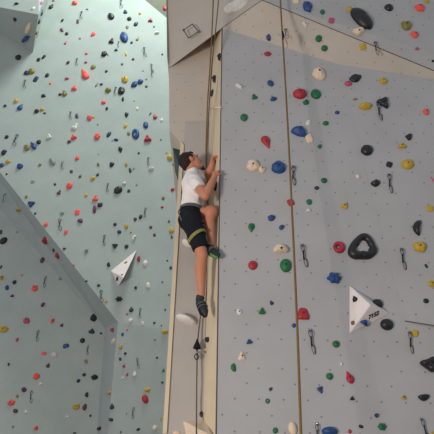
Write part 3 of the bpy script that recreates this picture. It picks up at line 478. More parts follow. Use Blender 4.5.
 ('crimp','y',(1.505,4.696,5.905),(-0.036,-0.999,-0.003),0.054,0.032,0.017,17,0,1,'tiny olive hold upper left of the long yellow bar'),
 ('jug','n',(-4.493,9.000,9.438),(0.000,-1.000,0.000),0.071,0.081,0.030,17,0,0,'small navy hold left of the blue wedge'),
 ('crimp','U',(-1.214,9.000,6.612),(0.000,-1.000,0.000),0.062,0.070,0.020,-4,0,0,'small purple hold left of the tower-side yellow knob, farther of two'),
 ('half','K',(-3.648,10.000,4.305),(-0.000,-1.000,0.000),0.061,0.058,0.025,10,0,0,'small black hold upper left of the big low coral knob'),
 ('blob','y',(-2.180,9.000,11.901),(0.000,-1.000,0.000),0.070,0.116,0.029,-1,0,0,'small olive hold above the upper big blue oval'),
 ('tri','K',(-2.356,9.000,11.150),(0.000,-1.000,0.000),0.085,0.079,0.036,3,0,0,'small black hold lower left of the upper big blue oval, nearer of two'),
 ('jug','W',(-1.190,9.000,9.155),(0.000,-1.000,0.000),0.062,0.095,0.026,1,0,0,'small white hold upper right of the dark red knob'),
 ('jug','y',(-3.617,9.000,7.209),(0.000,-1.000,0.000),0.057,0.079,0.024,13,0,0,'small olive hold upper left of the slanting-edge blue chunk'),
 ('jug','N',(-1.029,9.000,7.253),(0.000,-1.000,0.000),0.057,0.082,0.024,-1,0,0,'small brown hold above the tower-side yellow knob'),
 ('crimp','U',(-1.133,9.000,6.453),(0.000,-1.000,0.000),0.055,0.077,0.017,12,0,0,'small purple hold left of the tower-side yellow knob, nearer of two'),
 ('jug','y',(-3.393,10.000,3.754),(-0.000,-1.000,0.000),0.052,0.062,0.022,21,0,0,'small olive hold upper right of the wide coral knob'),
 ('crimp','n',(-1.523,9.076,4.182),(0.000,-0.992,-0.124),0.049,0.060,0.016,18,0,0,'small navy hold upper right of the wide black knob'),
 ('jug','W',(-1.723,9.000,9.447),(0.000,-1.000,0.000),0.055,0.109,0.023,6,0,0,'small white hold lower right of the big black-green oval'),
 ('jug','K',(-1.147,9.208,3.127),(0.000,-0.992,-0.124),0.065,0.038,0.027,22,0,0,'small black hold below the tall crimson pinch'),
]
# the smallest ones, a pixel or three across
TINY=[
 ('tri','Y',(-0.802,9.188,3.289),(0.000,-0.992,-0.124),0.030,0.084,0.012,-1,0,0,''),
 ('jug','Y',(-1.930,9.000,12.377),(0.000,-1.000,0.000),0.071,0.106,0.030,4,0,0,''),
 ('jug','Y',(-2.120,9.000,11.028),(0.000,-1.000,0.000),0.051,0.136,0.021,12,0,0,''),
 ('dome','K',(-3.395,9.000,9.790),(0.000,-1.000,0.000),0.072,0.073,0.030,-17,0,0,''),
 ('jug','y',(-3.492,9.000,7.955),(0.000,-1.000,0.000),0.067,0.064,0.028,24,0,0,''),
 ('jug','n',(-4.201,10.000,6.203),(-0.000,-1.000,0.000),0.044,0.094,0.019,-5,0,0,''),
 ('jug','K',(-2.022,9.000,5.437),(0.000,-1.000,0.000),0.059,0.054,0.025,-12,0,0,''),
 ('tri','y',(-3.363,10.000,3.255),(0.000,-1.000,-0.000),0.057,0.046,0.024,-13,0,0,''),
 ('tri','P',(-2.977,9.000,10.751),(0.000,-1.000,0.000),0.083,0.063,0.035,-11,0,0,''),
 ('tri','n',(-0.817,9.000,6.419),(0.000,-1.000,0.000),0.048,0.076,0.020,16,0,0,''),
 ('jug','K',(-0.797,9.000,5.804),(0.000,-1.000,0.000),0.047,0.072,0.020,2,0,0,''),
 ('dome','W',(-2.462,10.000,3.437),(0.000,-1.000,-0.000),0.064,0.041,0.027,-7,0,0,''),
 ('crimp','K',(-1.947,9.000,10.874),(0.000,-1.000,0.000),0.067,0.087,0.021,-20,0,0,''),
 ('crimp','U',(-1.585,9.000,10.074),(0.000,-1.000,0.000),0.065,0.082,0.020,22,0,0,''),
 ('tri','Y',(-3.763,10.000,6.042),(-0.000,-1.000,0.000),0.059,0.060,0.025,-22,0,0,''),
 ('tri','K',(-2.084,10.000,4.913),(0.000,-1.000,-0.000),0.056,0.056,0.023,8,0,0,''),
 ('jug','K',(-1.450,9.064,4.273),(0.000,-0.992,-0.124),0.049,0.048,0.021,8,0,0,''),
 ('jug','n',(-2.728,9.000,6.132),(0.000,-1.000,0.000),0.061,0.048,0.026,7,0,0,''),
 ('half','K',(-0.919,9.065,4.217),(-0.018,-0.991,-0.136),0.056,0.042,0.023,18,0,0,''),
 ('jug','Y',(1.758,4.700,2.407),(0.000,-1.000,0.000),0.025,0.022,0.010,5,0,1,''),
 ('tri','g',(-1.600,9.000,10.303),(0.000,-1.000,0.000),0.049,0.107,0.021,-14,0,0,''),
 ('tri','Y',(-1.029,9.000,8.333),(0.000,-1.000,0.000),0.045,0.091,0.019,-18,0,0,''),
 ('tri','g',(-1.648,9.000,7.926),(0.000,-1.000,0.000),0.044,0.088,0.019,-20,0,0,''),
 ('half','O',(-2.505,9.000,5.810),(0.000,-1.000,0.000),0.067,0.039,0.028,12,0,0,''),
 ('blob','K',(2.432,4.604,6.431),(-0.082,-0.896,-0.437),0.039,0.029,0.017,-10,0,1,''),
 ('crimp','O',(-3.658,9.000,10.093),(0.000,-1.000,0.000),0.065,0.069,0.020,-0,0,0,''),
 ('jug','K',(-2.030,9.000,11.395),(0.000,-1.000,0.000),0.060,0.088,0.025,-19,0,0,''),
 ('blob','K',(-2.496,9.000,10.491),(0.000,-1.000,0.000),0.058,0.082,0.024,-16,0,0,''),
 ('crimp','K',(-3.125,9.000,7.505),(0.000,-1.000,0.000),0.051,0.066,0.016,14,0,0,''),
 ('jug','R',(-1.035,9.000,7.051),(0.000,-1.000,0.000),0.057,0.054,0.024,5,0,0,''),
 ('tri','K',(-0.887,9.000,6.748),(0.000,-1.000,0.000),0.049,0.062,0.021,-4,0,0,''),
 ('jug','G',(-0.815,9.116,3.833),(-0.018,-0.991,-0.136),0.049,0.041,0.020,-21,0,0,''),
 ('crimp','K',(-2.309,10.000,3.173),(0.000,-1.000,-0.000),0.070,0.029,0.022,5,0,0,''),
 ('crimp','N',(-1.583,8.927,5.849),(-0.434,-0.793,0.427),0.069,0.047,0.019,30,0,0,''),
 ('crimp','U',(-3.633,9.000,9.266),(0.000,-1.000,0.000),0.071,0.053,0.022,-4,0,0,''),
 ('crimp','g',(-0.979,9.027,4.506),(-0.018,-0.991,-0.136),0.056,0.037,0.018,-16,0,0,''),
 ('blob','g',(-2.527,9.000,11.014),(0.000,-1.000,0.000),0.042,0.113,0.018,21,0,0,''),
 ('blob','G',(-1.439,9.000,9.314),(0.000,-1.000,0.000),0.039,0.100,0.017,-22,0,0,''),
 ('crimp','n',(-2.175,9.000,10.713),(0.000,-1.000,0.000),0.058,0.075,0.018,-4,0,0,''),
 ('tri','N',(-1.310,9.000,11.057),(0.000,-1.000,0.000),0.059,0.074,0.025,2,0,0,''),
 ('blob','n',(-3.382,9.000,6.850),(0.000,-1.000,0.000),0.049,0.053,0.021,10,0,0,''),
 ('jug','n',(-1.008,9.000,4.786),(0.000,-1.000,0.000),0.044,0.045,0.019,-10,0,0,''),
 ('blob','K',(-2.083,10.000,3.459),(0.000,-1.000,-0.000),0.045,0.042,0.019,11,0,0,''),
 ('tri','g',(-3.182,9.000,12.481),(0.000,-1.000,0.000),0.071,0.060,0.030,-16,0,0,''),
 ('jug','Y',(-2.603,9.000,9.195),(0.000,-1.000,0.000),0.047,0.076,0.020,13,0,0,''),
 ('blob','P',(-4.033,9.000,12.751),(0.000,-1.000,0.000),0.063,0.064,0.027,-16,0,0,''),
 ('tri','P',(-3.216,9.000,11.491),(0.000,-1.000,0.000),0.060,0.061,0.025,-3,0,0,''),
 ('jug','K',(-1.588,9.000,8.296),(0.000,-1.000,0.000),0.045,0.062,0.019,-16,0,0,''),
 ('crimp','R',(-1.477,9.000,4.924),(0.000,-1.000,0.000),0.038,0.046,0.012,23,0,0,''),
 ('crimp','g',(-2.147,9.000,8.596),(0.000,-1.000,0.000),0.038,0.075,0.012,-15,0,0,''),
 ('tri','K',(-0.563,5.713,5.687),(-0.786,0.000,-0.618),0.064,0.019,0.014,-1,0,1,''),
 ('jug','n',(-2.247,9.000,5.510),(0.000,-1.000,0.000),0.053,0.032,0.022,21,0,0,''),
 ('crimp','G',(-1.563,9.000,11.933),(0.000,-1.000,0.000),0.053,0.071,0.017,-8,0,0,''),
 ('jug','K',(-4.097,9.000,7.719),(0.000,-1.000,0.000),0.044,0.048,0.018,7,0,0,''),
 ('jug','g',(-4.045,10.000,6.985),(-0.000,-1.000,0.000),0.046,0.048,0.019,9,0,0,''),
 ('jug','W',(-1.457,9.112,3.893),(0.000,-0.992,-0.124),0.036,0.035,0.015,-10,0,0,''),
 ('tri','K',(-0.794,9.000,5.294),(0.000,-1.000,0.000),0.032,0.048,0.014,-15,0,0,''),
 ('jug','n',(-0.840,9.000,5.021),(0.000,-1.000,0.000),0.032,0.047,0.013,-15,0,0,''),
 ('blob','g',(-1.351,9.180,3.353),(0.000,-0.992,-0.124),0.030,0.039,0.012,13,0,0,''),
 ('blob','g',(-2.493,9.000,9.005),(0.000,-1.000,0.000),0.039,0.056,0.016,21,0,0,''),
 ('tri','K',(-1.171,9.000,8.647),(0.000,-1.000,0.000),0.038,0.055,0.016,8,0,0,''),
 ('jug','y',(-1.559,9.000,7.539),(0.000,-1.000,0.000),0.036,0.050,0.015,-10,0,0,''),
 ('crimp','K',(-0.865,9.000,5.940),(0.000,-1.000,0.000),0.034,0.044,0.011,25,0,0,''),
 ('tri','n',(-0.925,9.000,5.531),(0.000,-1.000,0.000),0.033,0.042,0.014,-2,0,0,''),
 ('jug','n',(-1.417,9.214,3.080),(0.000,-0.992,-0.124),0.029,0.033,0.012,12,0,0,''),
 ('crimp','K',(-1.598,8.771,5.544),(-0.434,-0.793,0.427),0.049,0.031,0.013,0,0,0,''),
 ('jug','Y',(-1.805,9.000,9.668),(0.000,-1.000,0.000),0.040,0.048,0.017,-6,0,0,''),
 ('tri','n',(-1.568,9.000,6.493),(0.000,-1.000,0.000),0.035,0.037,0.014,21,0,0,''),
 ('tri','n',(-0.887,9.000,4.742),(0.000,-1.000,0.000),0.032,0.032,0.013,-7,0,0,''),
 ('jug','R',(-1.452,9.015,4.654),(-0.018,-0.991,-0.136),0.031,0.031,0.013,-5,0,0,''),
 ('crimp','g',(-2.383,9.000,8.242),(0.000,-1.000,0.000),0.037,0.035,0.012,4,0,0,''),
 ('crimp','K',(-1.696,9.000,10.527),(0.000,-1.000,0.000),0.033,0.043,0.010,7,0,0,''),
]
# hanger position, wall normal, size, on which wall, label
DRAWS=[
 ((-4.209,9.000,10.170),(0.000,-1.000,0.000),0.98,0,'quickdraw hanging above the blue wedge'),
 ((-3.301,9.000,12.388),(0.000,-1.000,0.000),1.06,0,'quickdraw hanging left of the topmost black oval'),
 ((-3.189,9.000,10.856),(0.000,-1.000,0.000),0.89,0,'quickdraw hanging upper left of the big coral teardrop'),
 ((-4.104,8.762,11.416),(0.935,0.353,-0.022),0.70,0,'quickdraw hanging upper right of the blue box-underside hold'),
 ((-2.325,9.000,11.421),(0.000,-1.000,0.000),0.77,0,'quickdraw hanging lower left of the upper big blue oval'),
 ((-1.735,9.000,11.248),(0.000,-1.000,0.000),1.20,0,'quickdraw hanging lower right of the upper big blue oval'),
 ((-1.531,9.000,10.738),(0.000,-1.000,0.000),1.05,0,'quickdraw hanging upper right of the left blue twin, farther of two'),
 ((-1.492,9.000,10.533),(0.000,-1.000,0.000),0.77,0,'quickdraw hanging upper right of the left blue twin, nearer of two'),
 ((-2.421,9.000,12.853),(0.000,-1.000,0.000),1.23,0,'quickdraw hanging upper right of the topmost black oval'),
 ((-3.098,9.000,9.318),(0.000,-1.000,0.000),0.83,0,'quickdraw hanging upper left of the pale coral lobed knob'),
 ((-4.074,9.000,8.686),(0.000,-1.000,0.000),1.21,0,'quickdraw hanging left of the slanted blue pinch'),
 ((-3.061,9.000,8.054),(0.000,-1.000,0.000),0.82,0,'quickdraw hanging above the round coral knob'),
 ((-2.233,9.000,10.040),(0.000,-1.000,0.000),0.99,0,'quickdraw hanging left of the big black-green oval'),
 ((-1.386,9.000,8.193),(0.000,-1.000,0.000),0.84,0,'quickdraw hanging below the dark red knob'),
 ((-4.270,9.564,7.621),(-0.627,-0.471,-0.620),0.89,0,'quickdraw hanging left of the slanting-edge blue chunk'),
 ((-2.903,9.000,6.750),(0.000,-1.000,0.000),1.09,0,'quickdraw hanging lower right of the slanting-edge blue chunk'),
 ((-2.109,9.000,7.566),(0.000,-1.000,0.000),0.87,0,'quickdraw hanging left of the big black egg'),
 ((-1.340,9.000,7.027),(0.000,-1.000,0.000),0.83,0,'quickdraw hanging upper left of the tower-side yellow knob'),
 ((-2.038,9.000,6.424),(0.000,-1.000,0.000),0.89,0,'quickdraw hanging upper left of the white triangular volume'),
 ((-3.288,10.000,6.018),(-0.000,-1.000,0.000),0.90,0,'quickdraw hanging upper right of the lone coral knob'),
 ((-3.237,10.000,4.940),(-0.000,-1.000,0.000),0.84,0,'quickdraw hanging lower right of the magenta knob'),
 ((-1.968,9.000,5.348),(0.000,-1.000,0.000),0.95,0,'quickdraw hanging left of the lobed black chunk'),
 ((-1.260,9.000,5.033),(0.000,-1.000,0.000),0.70,0,'quickdraw hanging lower right of the lobed black chunk'),
 ((-2.288,10.000,4.677),(0.000,-1.000,-0.000),0.70,0,'quickdraw hanging right of the low blue edge'),
 ((-3.159,10.000,3.847),(-0.000,-1.000,0.000),0.81,0,'quickdraw hanging below the big low coral knob'),
 ((-1.248,9.073,4.204),(-0.018,-0.991,-0.136),0.70,0,'quickdraw hanging above the tall crimson pinch'),
 ((-1.244,9.168,3.445),(0.000,-0.992,-0.124),0.70,0,'quickdraw hanging lower left of the tall crimson pinch'),
 ((0.756,4.572,6.861),(-0.245,-0.770,-0.589),0.70,1,'quickdraw hanging lower left of the overhang-rim blue knob'),
 ((1.781,4.554,6.656),(-0.082,-0.896,-0.437),0.87,1,'quickdraw hanging upper right of the hooked black hold'),
 ((0.773,4.700,4.971),(0.000,-1.000,0.000),0.94,1,'quickdraw hanging lower right of the big blue shell'),
 ((1.745,4.687,5.834),(-0.036,-0.999,-0.003),0.96,1,'quickdraw hanging right of the long yellow bar'),
 ((1.742,4.690,4.892),(-0.036,-0.999,-0.003),0.91,1,'quickdraw hanging lower left of the ochre dome'),
 ((0.812,4.700,4.064),(0.000,-1.000,0.000),0.94,1,'quickdraw hanging upper right of the big green bell'),
 ((1.746,4.693,4.044),(-0.036,-0.999,-0.004),0.88,1,'quickdraw hanging lower left of the big yellow knob'),
 ((0.833,4.700,3.232),(0.000,-1.000,0.000),0.87,1,'quickdraw hanging below the red trapezoid'),
 ((1.700,4.700,3.233),(0.000,-1.000,0.000),0.77,1,'quickdraw hanging lower right of the black dome'),
 ((0.840,4.700,2.454),(0.000,-1.000,0.000),0.70,1,'quickdraw hanging left of the low blue dome'),
 ((1.685,4.700,2.510),(0.000,-1.000,0.000),0.70,1,'quickdraw hanging below the low black half-moon'),
]
JOINT={'pelvis':(-0.256,4.760,4.378),'waist':(-0.250,4.760,4.476),'belly':(-0.244,4.750,4.582),'chest':(-0.253,4.760,4.768),'collar':(-0.262,4.770,4.874),'neck':(-0.275,4.770,4.936),'head':(-0.285,4.760,5.043),'shoulder_r':(-0.226,4.620,4.699),'elbow_r':(-0.115,4.560,4.494),'wrist_r':(-0.034,4.620,4.765),'hand_r':(-0.017,4.660,4.916),'shoulder_l':(-0.209,4.880,4.913),'elbow_l':(-0.121,4.930,4.949),'wrist_l':(-0.071,4.840,5.062),'hand_l':(-0.051,4.820,5.106),'hip_r':(-0.239,4.670,4.282),'knee_r':(-0.126,4.660,3.905),'ankle_r':(-0.124,4.720,3.552),'heel_r':(-0.140,4.730,3.498),'ball_r':(-0.095,4.700,3.383),'toe_r':(-0.081,4.690,3.343),'hip_l':(-0.251,4.840,4.437),'knee_l':(-0.065,4.710,4.405),'ankle_l':(-0.046,4.740,4.074),'heel_l':(-0.064,4.740,4.009),'ball_l':(-0.015,4.660,3.939),'toe_l':(0.008,4.620,3.889)}
PATHS={
 'rope_right':[(0.669,4.200,7.621),(0.671,4.300,7.034),(0.681,4.340,6.116),(0.676,4.300,5.123),(0.659,4.220,4.159),(0.632,4.100,3.101),(0.599,3.980,2.254),(0.584,3.900,1.965)],
 'rope_lead':[(-0.108,4.200,7.592),(-0.103,4.350,7.069),(-0.116,4.600,6.360),(-0.134,4.750,5.894),(-0.136,4.880,5.295),(-0.121,4.860,4.952),(-0.110,4.700,4.601),(-0.124,4.660,4.436)],
 'rope_tail':[(-0.036,4.200,7.595),(-0.042,4.350,7.071),(-0.094,4.620,6.381),(-0.119,4.860,5.844),(-0.127,4.990,5.242),(-0.104,5.000,4.730),(-0.095,5.000,4.254),(-0.108,5.000,3.710),(-0.136,5.000,3.408),(-0.150,4.980,3.162),(-0.144,4.970,2.845),(-0.133,4.950,2.506),(-0.119,4.600,2.323)],
 'bracket':[(-0.467,4.800,7.068),(-0.358,4.760,7.133),(-0.280,4.780,7.025),(-0.402,4.830,6.963)],
 'corner_draw':[(-0.153,4.970,3.215)],
 'strap1':[(-0.124,5.020,6.014),(0.016,4.680,5.727)],
 'chalk':[(-0.033,4.860,5.773)],
 'panel':[(-0.394,5.050,5.828),(-0.125,5.050,5.843),(-0.067,5.050,2.412),(-0.386,5.050,2.405)],
 'trim':[(-0.430,5.050,5.514),(-0.390,5.050,5.465),(-0.382,5.050,2.405),(-0.416,5.050,2.404)],
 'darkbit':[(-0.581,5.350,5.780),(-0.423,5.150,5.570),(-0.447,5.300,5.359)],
}
# ------------------------------------------------------------ the setting
PM={'wall_left':M_TEAL,'wall_left_lower':M_TEAL,'wall_left_recess':M_TEAL,'wall_left_ledge':M_LEDGE,'wall_box_underside':M_TEAL,'wall_box':M_TEAL,
 'wall_left_header':M_HEAD,'wall_tower_face':M_GREY,'wall_tower_facet':M_GREY,'wall_tower_side':M_TAN,'wall_corner_face':M_BEIGE,'wall_prow':M_BEIGE2,
 'wall_prow_right':M_BEIGE2,'wall_overhang':M_BEIGE,'wall_tower_upper':M_GREY,'wall_tower_flank':M_BEIGE2}
for name,polys in PANELS.items():
    bm=bmesh.new()
    for poly in polys:
        vs=[bm.verts.new(p) for p in poly]
        for i in range(1,len(vs)-1):
            f=bm.faces.new((vs[0],vs[i],vs[i+1])); f.normal_update()
            if f.normal.dot(f.calc_center_median()-Vector((0,0,1.6)))>0 and name!='wall_tower_flank': f.normal_flip()
    tag(link(name,bm,PM[name],smooth=False),kind='structure')
bm=bmesh.new(); vs=[bm.verts.new(p) for p in ((-8,-6,0),(9,-6,0),(9,12,0),(-8,12,0))]; bm.faces.new(vs); tag(link('floor',bm,M_FLOOR,smooth=False),kind='structure')
bm=bmesh.new(); slab(bm,PATHS['panel'],(0,-1,0),.012); tag(link('wall_corner_panel',bm,M_PLAT,smooth=False),kind='structure')
bm=bmesh.new(); slab(bm,PATHS['trim'],(0,-1,0),.03); tag(link('trim_tower_edge',bm,M_TAN,smooth=False),kind='structure')
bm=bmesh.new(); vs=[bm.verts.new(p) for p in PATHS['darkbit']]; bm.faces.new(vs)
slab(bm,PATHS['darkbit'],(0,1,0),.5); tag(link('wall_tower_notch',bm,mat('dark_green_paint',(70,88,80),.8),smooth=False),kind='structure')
# joints between boards
def joint(name,a,b,r=.004):
    bm=bmesh.new(); tube_bm(bm,(a,b),r,6); tag(link(name,bm,M_LINE),kind='structure')
P_=PANELS
joint('trim_overhang_foot',P_['wall_prow'][0][0],P_['wall_prow'][0][1])
joint('trim_prow_foot',P_['wall_prow'][0][1],P_['wall_prow'][0][2])
joint('trim_overhang_rim',P_['wall_overhang'][0][2],P_['wall_overhang'][0][1],.005)
joint('trim_prow_rim',P_['wall_overhang'][0][2],P_['wall_overhang'][0][3],.004)
joint('trim_arete',P_['wall_tower_side'][0][2],P_['wall_tower_side'][0][3],.006)
joint('trim_facet_seam',P_['wall_tower_facet'][0][3],P_['wall_tower_facet'][0][4],.005)
# ------------------------------------------------------------ volumes
def volume(key,m,label):
    base,ap=VOLUMES[key]; bm=bmesh.new(); vs=[bm.verts.new(p) for p in base]; a=bm.verts.new(ap)
    for i in range(len(vs)): bm.faces.new((vs[i],vs[(i+1)%len(vs)],a))
    bm.faces.new(vs[::-1]); bmesh.ops.recalc_face_normals(bm,faces=bm.faces)
    bmesh.ops.bevel(bm,geom=list(bm.edges),offset=.006,segments=1,affect='EDGES')
    c=sum((Vector(p) for p in base),Vector())/len(base)
    bmesh.ops.translate(bm,vec=-c,verts=bm.verts)
    return tag(link('climbing_volume',bm,m,smooth=False,loc=c),label,'climbing volume','pyramid volumes screwed to the walls')
volume('left',M_WHITE,'long white triangular volume pointing up on the teal wall')
VR=volume('right',M_WHITE,'white pyramid volume with handwritten digits on the grey tower')
volume('tower',M_CREAM,'cream pyramid volume low in the corner under the white pinch')
# ------------------------------------------------------------ holds
def outline(shape,t):
    c,s=math.cos(t),math.sin(t)
    if shape in('blob','jug','horn'): return 1
    if shape=='drop': return 1/ math.sqrt((c/(.78-.42*s))**2+s*s) if True else 1
    if shape=='long': return 1/math.sqrt((c/.92)**2+s*s)
    if shape=='tri':
        return .80+.20*math.cos(3*(t-math.pi/2))+.05*math.cos(6*(t-math.pi/2))
    if shape=='cone':
        k=t-math.pi/2; k=(k+math.pi/3)%(2*math.pi/3)-math.pi/3; return min(1.18,.66/math.cos(k))
    if shape=='moon': return 1/math.sqrt((c/.62)**2+s*s)
    if shape=='half': return 1 if c<.1 else min(1,.22/max(c,.01)+.1)
    if shape=='wedge': return min(1/max(.01,abs(s)), 1/max(.01,abs(c)+.28*s))*.86
    if shape=='rosette': return .86+.14*math.cos(6*t)
    if shape=='crimp': return 1/max(abs(c),abs(s))**.55*.92
    return 1
def hold_bm(shape,w,h,d,seed,res):
    rnd=random.Random(seed); off=Vector((rnd.uniform(0,99),rnd.uniform(0,99),rnd.uniform(0,99)))
    bm=bmesh.new(); seg,rg=res
    if shape in('ring','ringtri'):
        mr=.40 if shape=='ring' else .25; P=seg+8; Q=12; rings=[]
        for i in range(P):
            t=2*math.pi*i/P; c,s=math.cos(t),math.sin(t)
            R=1 if shape=='ring' else 0
            if shape=='ringtri':
                k=t-math.radians(90); k=(k+math.pi/3)%(2*math.pi/3)-math.pi/3; R=.95+.10*math.cos(3*k)
                m_=mr*(1.2 if s<0 else 1-.1*c)
            else: m_=mr*(1+.25*math.sin(t+2))
            rc=R-m_
            ring=[]
            for j in range(Q):
                a=2*math.pi*j/Q; q=rc+m_*math.cos(a); z=m_*1.5*math.sin(a)
                if z<0: z*=.1
                nn=1+.05*noise.noise(Vector((c*2,s*2,a))+off)
                ring.append(bm.verts.new((q*c*w/2*nn+(.2*q*s*w/2 if shape=='ringtri' else 0),q*s*h/2*nn+(-.0 if shape=='ring' else -.02*h),z*d*1.3)))
            rings.append(ring)
        for i in range(P):
            for j in range(Q): bm.faces.new((rings[i][j],rings[(i+1)%P][j],rings[(i+1)%P][(j+1)%Q],rings[i][(j+1)%Q]))
        bmesh.ops.recalc_face_normals(bm,faces=bm.faces); return bm
    amp={'blob':.22,'jug':.16,'drop':.1,'long':.08,'dome':.04,'egg':.06,'rosette':.08,'horn':.15}.get(shape,.07)
    pw={'cone':1.0,'crimp':2.6,'dome':2.0,'tri':2.4,'half':2.2}.get(shape,2.1)
    top=bm.verts.new((0,0,0)); rings=[]
    def place(r,t):
        c,s=math.cos(t),math.sin(t); o=outline(shape,t)*(1+amp*noise.noise(Vector((c*1.3,s*1.3,0))+off)*1.6)
        x,y=r*o*c,r*o*s
        z=(max(0,1-r**pw))**(1/pw) if shape!='cone' else (1-r)**.75*1.0
        if shape=='cone': z=min(z,.8)
        z*=1+amp*1.5*noise.noise(Vector((x*1.8,y*1.8,3))+off)
        if shape in('jug','horn'): z-=.55*math.exp(-((x)**2/.25+(y-.38)**2/.07)); z+=.12*math.exp(-((x)**2/.5+(y-.0)**2/.05))
        if shape=='crimp': z*=.55+.45*(y+1)/2
        if shape=='wedge': z*=.62-.38*y
        if shape=='dome': z-=.16*math.exp(-(x*x+y*y)/.03)
        if shape=='egg': z-=.20*math.exp(-((y+.25*x-.1)**2/.012))*(1-min(1,r)**4)
        if shape=='rosette': z*=.88+.16*math.cos(6*t)*r; z-=.25*math.exp(-(x*x+y*y)/.03)
        if shape=='tri': z-=.35*math.exp(-((x)**2/.2+(y-.15)**2/.1))
        if shape=='drop': z*=.75+.35*(-y); z-=.12*math.exp(-(x*x+(y-.1)**2)/.03)
        if shape=='half': z-=.12*math.exp(-((x+.25)**2+(y+.2)**2)/.03); z+=0.1*(x>0)
        if shape=='moon': x+=.55*y*y-.12
        if shape=='horn': x+=.55*max(0,-y)**2*(1 if True else 0)-.1
        return Vector((x*w/2,y*h/2,max(0,z)*d))
    top.co=place(0.0001,0)
    for i in range(1,rg+1):
        r=math.sin(i/rg*math.pi/2) if shape!='cone' else i/rg
        rings.append([bm.verts.new(place(min(r,1),2*math.pi*k/seg)) for k in range(seg)])
    base=[bm.verts.new((v.co.x*.98,v.co.y*.98,-.004)) for v in rings[-1]]; rings.append(base)
    for k in range(seg): bm.faces.new((top,rings[0][k],rings[0][(k+1)%seg]))
    for i in range(len(rings)-1):
        for k in range(seg): bm.faces.new((rings[i][k],rings[i+1][k],rings[i+1][(k+1)%seg],rings[i][(k+1)%seg]))
    bm.faces.new(base[::-1]); bmesh.ops.recalc_face_normals(bm,faces=bm.faces); return bm
GROUPS=('climbing holds bolted to the teal wall','climbing holds bolted to the grey tower','climbing holds in the tower corner')
def bolt_bm(r,z):
    bm=bmesh.new(); bmesh.ops.create_cone(bm,cap_ends=True,segments=10,radius1=r*1.25,radius2=r,depth=.012)
    f=[f for f in bm.faces if f.normal.z>.9]
    q=bmesh.ops.inset_region(bm,faces=f,thickness=r*.45)
    bmesh.ops.translate(bm,vec=(0,0,-.006),verts=list({v for x in f for v in x.verts}))
    bmesh.ops.translate(bm,vec=(0,0,z),verts=bm.verts); return bm
for i,(shape,col,c,n,w,h,d,rot,bolt,g,label) in enumerate(HOLDS):
    big=w>.11; B=basis(n).to_4x4()@Matrix.Rotation(math.radians(rot),4,'Z')
    bm=hold_bm(shape,w,h,d,i*7+1,(28,10) if big else (16,6))
    o=link('climbing_hold',bm,HM[col]); o.matrix_world=Matrix.Translation(Vector(c)-Vector(n)*.001)@B
    tag(o,label,'climbing hold',GROUPS[g])
    if bolt:
        if shape=='ring': bx,by,bz=-w*.3,0,d*.72
        elif shape=='ringtri': bx,by,bz=0,-h*.36,d*.55
        else:
            bx,by=0,0
            bz=None
            best=1e9
            for v in o.data.vertices:
                q=v.co.x**2+v.co.y**2
                if v.co.z>0 and q<best: best=q; bz=v.co.z
        b=link('bolt',bolt_bm(min(.011,max(.006,w*.07)),bz+.001),M_BOLT,o); b.location=(bx,by,0)
bm=bmesh.new(); mats=[]
for i,(shape,col,c,n,w,h,d,rot,bolt,g,label) in enumerate(TINY):
    hb=hold_bm(shape,w,h,d,i*11+5,(10,4)); T=Matrix.Translation(Vector(c)-Vector(n)*.001)@basis(n).to_4x4()@Matrix.Rotation(math.radians(rot),4,'Z')
    hb.transform(T)
    if HM[col] not in mats: mats.append(HM[col])
    for f in hb.faces: f.material_index=mats.index(HM[col])
    me=bpy.data.meshes.new('t'); hb.to_mesh(me); hb.free(); bm.from_mesh(me); bpy.data.meshes.remove(me)
tag(link('tiny_climbing_holds',bm,mats),'sprinkle of the tiniest footholds over the climbing walls','climbing holds',kind='stuff')
# ------------------------------------------------------------ quickdraws
def biner_bm(L,wd,r,z0,depth):
    pts=[]
    for i in range(20):
        t=2*math.pi*i/20; pts.append((wd*math.sin(t)*(1+.15*math.cos(t)),0*depth-.0+.004*math.sin(t),z0-L/2+L/2*math.cos(t)))
    bm=bmesh.new(); tube_bm(bm,pts,r,6,True); return bm
def make_draw():
    t=empty('quickdraw',(0,0,0),'x','quickdraw')
    bm=bmesh.new(); slab(bm,[(-.018,0,.012),(.018,0,.012),(.014,0,-.02),(-.014,0,-.02)],(0,-1,0),.004)
    bmesh.ops.create_uvsphere(bm,u_segments=8,v_segments=6,radius=.011,matrix=Matrix.Translation((0,-.006,.0)))
    tube_bm(bm,[(-.012,-.003,-.018),(-.012,-.026,-.024),(.012,-.026,-.024),(.012,-.003,-.018)],.004,6); link('hanger',bm,M_STEEL,t,False)
    link('carabiner',biner_bm(.075,.02,.0036,-.010,0),M_BOLT,t).location=(0,-.026,0)
    bm=bmesh.new(); slab(bm,[(-.008,-.020,-.075),(.008,-.020,-.075),(.006,-.020,-.12),(.008,-.020,-.175),(-.008,-.020,-.175),(-.006,-.020,-.12)],(0,-1,0),.008); link('sling',bm,M_SLING,t,False)
    c=link('carabiner',biner_bm(.085,.024,.0036,-.165,0),M_BOLT,t); c.location=(0,-.024,0); c.rotation_euler=(0,math.radians(-6),math.radians(25))
    return t
proto=make_draw()
rnd=random.Random(3)
for i,(c,n,sc,side,label) in enumerate(DRAWS):
    if i==0: o=proto; kids=list(proto.children)
    else:
        o=proto.copy(); COL.objects.link(o)
        for ch in kids:
            k=ch.copy(); COL.objects.link(k); k.parent=o
    n=Vector(n); yaw=math.atan2(n.x,-n.y)
    o.location=Vector(c)+n*.002; o.rotation_euler=(0,math.radians(rnd.uniform(-8,8)),yaw); o.scale=(sc,sc,sc)
    tag(o,label,'quickdraw',('quickdraws on the teal wall','quickdraws on the grey tower')[side])
